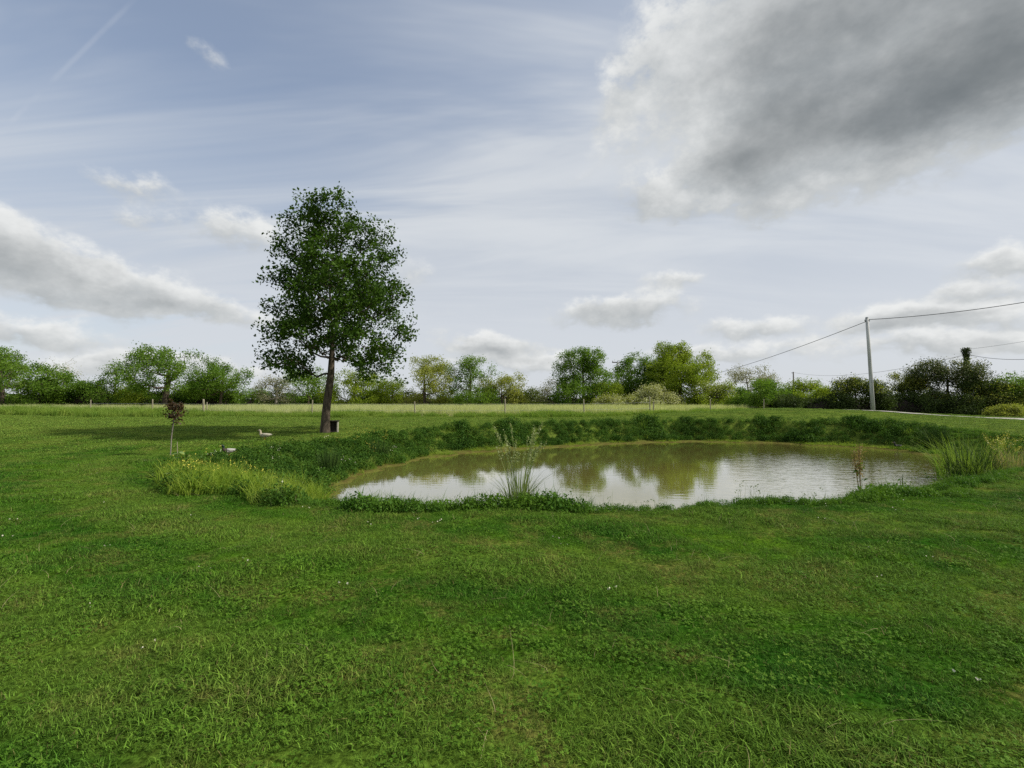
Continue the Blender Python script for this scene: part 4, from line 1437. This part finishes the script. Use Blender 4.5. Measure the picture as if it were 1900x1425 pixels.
# ------------------------------------------------------------------ ducks
def duck(label, X, Y, rz, mats, scale=1.0, sitting=False):
    root = empty('duck', (X, Y, z1(X, Y) + 0.02), rz)
    zo = -0.11 if sitting else 0.0
    # spine from tail to bill, head towards +X: (x, z, half width, half height)
    st = [(-0.30, 0.215, 0.010, 0.006), (-0.25, 0.205, 0.040, 0.018), (-0.18, 0.190, 0.072, 0.050), (-0.10, 0.180, 0.095, 0.078), (0.0, 0.175, 0.105, 0.090),
          (0.09, 0.180, 0.098, 0.088), (0.15, 0.200, 0.078, 0.076), (0.185, 0.240, 0.050, 0.056), (0.190, 0.290, 0.036, 0.042), (0.195, 0.335, 0.036, 0.042),
          (0.210, 0.372, 0.038, 0.040), (0.240, 0.385, 0.034, 0.034), (0.265, 0.378, 0.022, 0.020), (0.285, 0.370, 0.020, 0.011), (0.315, 0.362, 0.022, 0.008), (0.330, 0.360, 0.012, 0.004)]
    n = 14
    V, F, MI = [], [], []
    for i, (x, z, w, h) in enumerate(st):
        a, b = st[max(i - 1, 0)], st[min(i + 1, len(st) - 1)]
        t = np.array([b[0] - a[0], b[1] - a[1]]); t /= np.linalg.norm(t)
        nrm2 = np.array([-t[1], t[0]])
        for k in range(n):
            an = 2 * math.pi * k / n
            o = nrm2 * math.sin(an) * h
            V.append(((x + o[0]) * scale, math.cos(an) * w * scale, (z + o[1] + zo) * scale))
    for i in range(len(st) - 1):
        zone = 0 if i < 2 else 1 if i < 5 else 2 if i < 8 else 3 if i < 12 else 4
        for k in range(n):
            F.append([i * n + k, i * n + (k + 1) % n, (i + 1) * n + (k + 1) % n, (i + 1) * n + k])
            MI.append(zone)
    F.append(list(range(n))); MI.append(0)
    F.append([(len(st) - 1) * n + k for k in range(n)][::-1]); MI.append(4)
    me = bpy.data.meshes.new('duck_body')
    me.from_pydata(V, [], F)
    for mt in mats:
        me.materials.append(mt)
    for p, mi in zip(me.polygons, MI):
        p.material_index = mi
        p.use_smooth = True
    me.update()
    b = link('body', me, None, root)
    if not sitting:
        for sy in (-1, 1):
            m_ = MB()
            m_.tube([(0.02 * scale, sy * 0.04 * scale, 0.12 * scale), (0.0, sy * 0.045 * scale, 0.06 * scale), (0.02 * scale, sy * 0.045 * scale, 0.0)], [0.012 * scale, 0.008 * scale, 0.008 * scale], 6)
            m_.add([(0.0, sy * 0.045, 0.004), (0.075, sy * 0.045 - 0.03, 0.002), (0.08, sy * 0.045, 0.003), (0.075, sy * 0.045 + 0.03, 0.002)], [[0, 1, 2], [0, 2, 3]])
            m_.build('leg', DM['foot'], root)
    for sy in (-1, 1):   # folded wings
        w_ = MB()
        w_.tube([(0.10 * scale, sy * 0.085 * scale, (0.215 + zo) * scale), (0.0, sy * 0.100 * scale, (0.205 + zo) * scale), (-0.12 * scale, sy * 0.085 * scale, (0.205 + zo) * scale), (-0.23 * scale, sy * 0.035 * scale, (0.225 + zo) * scale)],
                [(0.03 * scale, 0.02 * scale), (0.055 * scale, 0.02 * scale), (0.045 * scale, 0.018 * scale), (0.008, 0.005)], 8)
        w_.build('wing', mats[5], root, True)
    tag(root, label, 'duck', 'ducks by the pond')


DM = {
    'foot': plain('duck_orange_feet', (0.45, 0.16, 0.03), 0.6, 0.1),
    'grey': plain('drake_grey_flank', (0.34, 0.33, 0.30), 0.8, 0.2, 40),
    'dark': plain('drake_dark_breast', (0.045, 0.028, 0.022), 0.6, 0.2, 20),
    'head': plain('drake_green_head', (0.008, 0.022, 0.014), 0.35, 0.2, 20),
    'bill': plain('drake_yellow_bill', (0.42, 0.36, 0.08), 0.5, 0.1),
    'black': plain('drake_black_tail', (0.02, 0.02, 0.02), 0.6, 0.1),
    'buff': plain('hen_buff_plumage', (0.36, 0.31, 0.22), 0.8, 0.45, 45),
    'pale': plain('hen_pale_plumage', (0.38, 0.35, 0.27), 0.8, 0.35, 45),
    'hbill': plain('hen_brown_bill', (0.22, 0.13, 0.05), 0.5, 0.1),
}
dr = at(425, 840, 15.2)
duck('drake with dark head and breast and pale grey back standing on the weedy bank', dr[0], dr[1], R(180 + 48), [DM['black'], DM['grey'], DM['dark'], DM['head'], DM['bill'], DM['grey']], 0.85)
hn_ = at(492, 815, 19.8)
duck('pale buff duck standing on the lawn left of the oak', hn_[0], hn_[1], R(180 + 5), [DM['pale'], DM['pale'], DM['buff'], DM['buff'], DM['hbill'], DM['pale']], 1.0)
rs = at(1662, 826, 23.0)
duck('black and white bird resting at the far right waterline', rs[0] + 0.6, rs[1] + 0.6, R(180), [DM['pale'], DM['black'], DM['black'], DM['black'], DM['hbill'], DM['black']], 0.9, True)


# ------------------------------------------------------------------ copper-leaved sapling and its stake
def sapling():
    rng = np.random.default_rng(61)
    p = at(316, 845, 15.2)
    X, Y = p[0], p[1]
    z0 = z1(X, Y)
    root = empty('sapling', (X, Y, z0))
    H = at(316, 742, 15.2)[2] - z0
    tr = [(0, 0, -0.1), (0.02, 0, 0.35 * H), (0.07, 0, 0.62 * H), (0.09, 0, 0.8 * H), (0.10, 0, 0.95 * H)]
    tr = [tuple(v) for v in np.stack([np.interp(np.linspace(0, 4, 9), range(5), [q[i] for q in tr]) for i in range(3)], 1)]
    pts = np.array([0.12, 0, 0.78 * H]) + unit(rng.normal(size=(46, 3))) * rng.uniform(0.3, 1, (46, 1)) ** 0.5 * np.array([0.26, 0.24, 0.42])
    N, PA, rad, tips = grow(rng, tr, pts, 0.020, 0.004, 0.3, 2, 0.1)
    link('trunk', skeleton_mesh('sapling_trunk', N, PA, rad), BARK2, root)
    c = np.repeat(N[tips], 9, 0)
    P = c + rng.normal(0, 0.06, (len(c), 3))
    link('crown', np_mesh('sapling_crown', *leaf_quads(rng, P, 0.085, 0.65, 0.2)), TL['copper'], root)
    tag(root, 'young copper-leaved sapling with thin pale trunk on the left lawn', 'tree')
    st = empty('support_stake', (X + 0.20, Y + 0.05, z0))
    MB().tube([(0, 0, -0.15), (-0.02, 0, 0.2), (-0.03, 0, 0.42)], [0.011, 0.010, 0.009], 6).build('stake', WOOD, st)
    MB().tube([(-0.03, 0, 0.42), (-0.03, 0, 0.44)], [0.009, 0.004], 6).build('tip', WOOD, st)
    tag(st, 'short thin wooden stake beside the copper-leaved sapling', 'stake')


sapling()


# ------------------------------------------------------------------ single plants that stand out on the shore
def tussock(name, label, X, Y, n, r, hlo, hhi, w, blo, bhi, mat, seed, heads=None, extra_leaf=0, group=None, cat='plant'):
    rng = np.random.default_rng(seed)
    root = empty(name, (X, Y, z1(X, Y)))
    P = disc(rng, n, r)
    az = np.arctan2(P[:, 1], P[:, 0]) + rng.normal(0, 0.5, n)
    V, F = blades(rng, P, rng.uniform(hlo, hhi, n), rng.uniform(0.6, 1.2, n) * w, rng.uniform(blo, bhi, n), 5, az)
    tag(link('blades', np_mesh(name + '_blades', V, F), mat, root), kind='stuff')
    if heads:
        m2, nh, hl, hh, hw = heads
        Pq = disc(rng, nh, r * 0.8)
        az = np.arctan2(Pq[:, 1], Pq[:, 0])
        Hh = rng.uniform(hl, hh, nh)
        bd = rng.uniform(0.05, 0.35, nh)
        V, F = blades(rng, Pq, Hh, 0.015, bd, 6, az)
        tag(link('stems', np_mesh(name + '_stems', V, F), mat, root), kind='stuff')
        d_ = np.stack([np.cos(az), np.sin(az), 0 * az], 1)
        pp = []
        for i in range(nh):
            for t in rng.uniform(0.80, 1.0, 40):
                c = Pq[i] + d_[i] * Hh[i] * bd[i] * t ** 2 + np.array([0, 0, 1]) * Hh[i] * (t - 0.42 * bd[i] * t ** 2.2)
                pp.append(c + rng.normal(0, hw, 3))
        V, F = leaf_quads(rng, np.array(pp), 0.036, 0.4, 0.1)
        tag(link('seed_heads', np_mesh(name + '_seed_heads', V, F), m2, root), kind='stuff')
    if extra_leaf:
        P = dome(rng, extra_leaf, r * 1.6, 0.28)
        link('leaves', np_mesh(name + '_leaves', *leaf_quads(rng, P, 0.06, 0.6, 0.2, unit(P))), MAT['weed'], root)
    tag(root, label, cat, group)


q = ground_of(962, 7.75)
tussock('tall_grass', 'tall seeding grass tussock standing on the near shore at the centre', q[0], q[1], 110, 0.20, 0.4, 1.0, 0.014, 0.15, 0.8, MAT['tallgrass'], 71, (MAT['seed'], 30, 0.85, 1.62, 0.012), 160)
q = ground_of(1517, 8.75)
tussock('reed_tuft', 'small bushy grass tuft on the near shore right of centre', q[0], q[1], 60, 0.16, 0.2, 0.5, 0.012, 0.05, 0.5, MAT['tallgrass'], 72, None, 50)
q = np.array([-5.35, 14.2, 0])
tussock('rush_clump', 'dark rush clump at the left waterline below the oak', q[0], q[1], 260, 0.26, 0.5, 1.0, 0.015, 0.05, 0.4, MAT['rush'], 73)
tussock('rush_clump', 'broad rounded rush clump on the bank right of the first dark rush', -5.0, 18.4, 220, 0.32, 0.45, 0.9, 0.016, 0.05, 0.45, MAT['rush'], 74)
tussock('rush_clump', 'dark rush clump at the far right end of the water', 19.2, 22.0, 300, 0.42, 0.6, 1.15, 0.020, 0.05, 0.4, MAT['rush'], 75)
tussock('rush_clump', 'tall dark rushes at the right tip of the pond', 12.35, 13.1, 300, 0.5, 0.55, 1.35, 0.016, 0.05, 0.5, MAT['rush'], 76, None, 160)
tussock('willow_scrub', 'wiry green scrub behind the dark rushes at the right end of the pond', 13.1, 13.9, 460, 0.8, 0.7, 1.6, 0.016, 0.1, 0.8, MAT['rough'], 77, None, 260)
tussock('willow_scrub', 'low tangled scrub between the rushes and the dry grass', 12.5, 12.9, 240, 0.45, 0.4, 0.9, 0.014, 0.2, 0.9, MAT['rough'], 79, None, 200)
tussock('dry_grass', 'tan dry grass clump at the right edge beside the scrub', 13.2, 12.75, 260, 0.4, 0.4, 0.85, 0.013, 0.05, 0.4, MAT['dry'], 78)
tussock('ragwort', 'tall weeds topped with pale yellow flowers at the right edge behind the dry grass', 13.9, 13.6, 120, 0.4, 0.5, 1.0, 0.014, 0.1, 0.6, MAT['rough'], 80, (MAT['yellow'], 22, 0.9, 1.35, 0.03), 120)
q = ground_of(1480, 9.0)


def dock(label, X, Y, H, seed, seedhead=True, n=3):
    rng = np.random.default_rng(seed)
    root = empty('dock_plant', (X, Y, z1(X, Y)))
    tops = []
    for i in range(n):
        lx, ly = rng.normal(0, 0.05 * H, 2)
        hh = H * rng.uniform(0.8, 1.0)
        st = MB().tube([(rng.normal(0, 0.03), rng.normal(0, 0.03), -0.05), (lx * 0.5, ly * 0.5, hh * 0.5), (lx, ly, hh)], [0.010, 0.008, 0.005], 5)
        so_ = st.build('stem', MAT['tallgrass'] if not seedhead else MAT['dock'], root)
        if seedhead:
            t = rng.uniform(0.55, 1.0, 150)
            P = np.stack([lx * t, ly * t, hh * t], 1) + rng.normal(0, 0.035, (150, 3))
            tag(link('seed_head', np_mesh('dock_seed', *leaf_quads(rng, P, 0.030, 0.7, 0.2)), MAT['dock'], so_), kind='stuff')
        tops.append((lx, ly, hh))
    P = []
    for (lx, ly, hh) in tops:
        t = rng.uniform(0.1, 0.75, 9)
        P.append(np.stack([lx * t, ly * t, hh * t], 1) + rng.normal(0, 0.05, (9, 3)))
    link('leaves', np_mesh('dock_leaves', *leaf_quads(rng, np.concatenate(P), 0.12, 0.3, 0.2)), MAT['weed'], root)
    tag(root, label, 'plant', 'dock plants on the near shore')


q = ground_of(1592, 9.3)
dock('tall dock with pale rusty-brown seed head on the right near shore', q[0], q[1], 1.25, 81, True, 3)
q = ground_of(1668, 10.2)
dock('leafy thistle-like dock right of the tall rusty-headed dock', q[0], q[1], 0.62, 82, False, 4)
q = ground_of(722, 8.1)
dock('low dock with narrow upright leaves on the near shore left of the tussock', q[0], q[1], 0.36, 83, False, 3)

# thin upright shoots along the near shore
shs = []
r5 = np.random.default_rng(91)
for k in range(4):
    n = 7
    V, F = blades(r5, disc(r5, n, 0.25), r5.uniform(0.25, 0.55, n), 0.006, r5.uniform(0.0, 0.35, n), 4)
    Pq = disc(r5, 4, 0.2)
    Pq[:, 2] = r5.uniform(0.25, 0.5, 4)
    V2, F2 = leaf_quads(r5, np.repeat(Pq, 3, 0) + r5.normal(0, 0.02, (12, 3)), 0.04, 0.4, 0.2)
    shs.append((np_mesh('shoot', *joinVF([(V, F), (V2, F2)])), MAT['tallgrass']))
sp = near[r5.uniform(0, 1, len(near)) < 0.05]
scatter('thin_shoots', sp, shs, r5, 0.6, 1.1, 'thin upright grass shoots along the near shore', 'weeds', 0.12)


# broad-leaved docks in the marshy corner
def rosette(label, X, Y, seed, size=0.26):
    rng = np.random.default_rng(seed)
    root = empty('broad_dock', (X, Y, z1(X, Y)))
    for i in range(9):
        az = rng.uniform(0, 6.283, 1)
        L = size * rng.uniform(0.7, 1.3)
        lift = rng.uniform(0.10, 0.35)
        rows, el = [], rng.uniform(0.5, 1.2)
        d = np.array([math.cos(az[0]), math.sin(az[0]), 0])
        sdv = np.array([-d[1], d[0], 0])
        for k in range(6):
            t = k / 5
            c = d * (0.03 + L * t * math.cos(el)) + np.array([0, 0, lift * 0.6 + L * (t * math.sin(el) - 0.45 * t * t)])
            w = L * 0.24 * math.sin(math.pi * min(1, 0.08 + 0.9 * t)) ** 0.8
            rows += [c - sdv * w + np.array([0, 0, w * 0.25]), c, c + sdv * w + np.array([0, 0, w * 0.25])]
        F = [[3 * k + j, 3 * k + j + 1, 3 * k + j + 4, 3 * k + j + 3] for k in range(5) for j in range(2)]
        F2 = MB().add(np.array(rows), F)
        F2.build('leaf', MAT['broad'], root, True)
    tag(root, label, 'plant', 'broad-leaved docks in the marshy corner')


MAT['broad'] = leaf_mat('broad_dock_leaves', (0.10, 0.19, 0.035), (0.22, 0.30, 0.09), 0.3, 0.4, 3.0, 0.3)
for (pxl, d, lab) in [(303, 9.3, 'broad-leaved dock at the left front of the marshy corner'), (356, 11.6, 'pale broad-leaved dock in the middle of the marshy corner'),
                      (385, 13.0, 'broad-leaved dock below the drake'), (345, 13.6, 'broad-leaved dock at the foot of the copper-leaved sapling'),
                      (535, 9.0, 'broad-leaved dock at the pond end of the marshy corner')]:
    q = ground_of(pxl, d)
    rosette(lab, q[0], q[1], int(pxl), 0.28)

# a few daisies and dead stalks in the near lawn
r7 = np.random.default_rng(95)
dsy = []
for k in range(3):
    n = 2
    P = disc(r7, n, 0.1)
    P[:, 2] = r7.uniform(0.03, 0.05, n)
    dsy.append((np_mesh('daisy_heads', *leaf_quads(r7, np.repeat(P, 5, 0) + r7.normal(0, 0.004, (5 * n, 3)), 0.012, 0.9, 0.1)), MAT['cream']))
dp = lawn_pts(r7, 0.45, 0.5, 14)
scatter('lawn_daisies', dp, dsy, r7, 0.7, 1.2, 'a few small pale daisies dotted over the lawn', 'flowers', 0.1)
dst = []
for k in range(4):
    n = 3
    V, F = blades(r7, disc(r7, n, 0.12), r7.uniform(0.07, 0.16, n), 0.0035, r7.uniform(0.6, 2.2, n), 4)
    dst.append((np_mesh('dead_stalk', V, F), MAT['dry']))
scatter('dead_stalks', lawn_pts(r7, 2.5, -0.5, 9), dst, r7, 0.6, 1.2, 'thin dead straw stalks lying in the lawn', 'straw', 0.3)
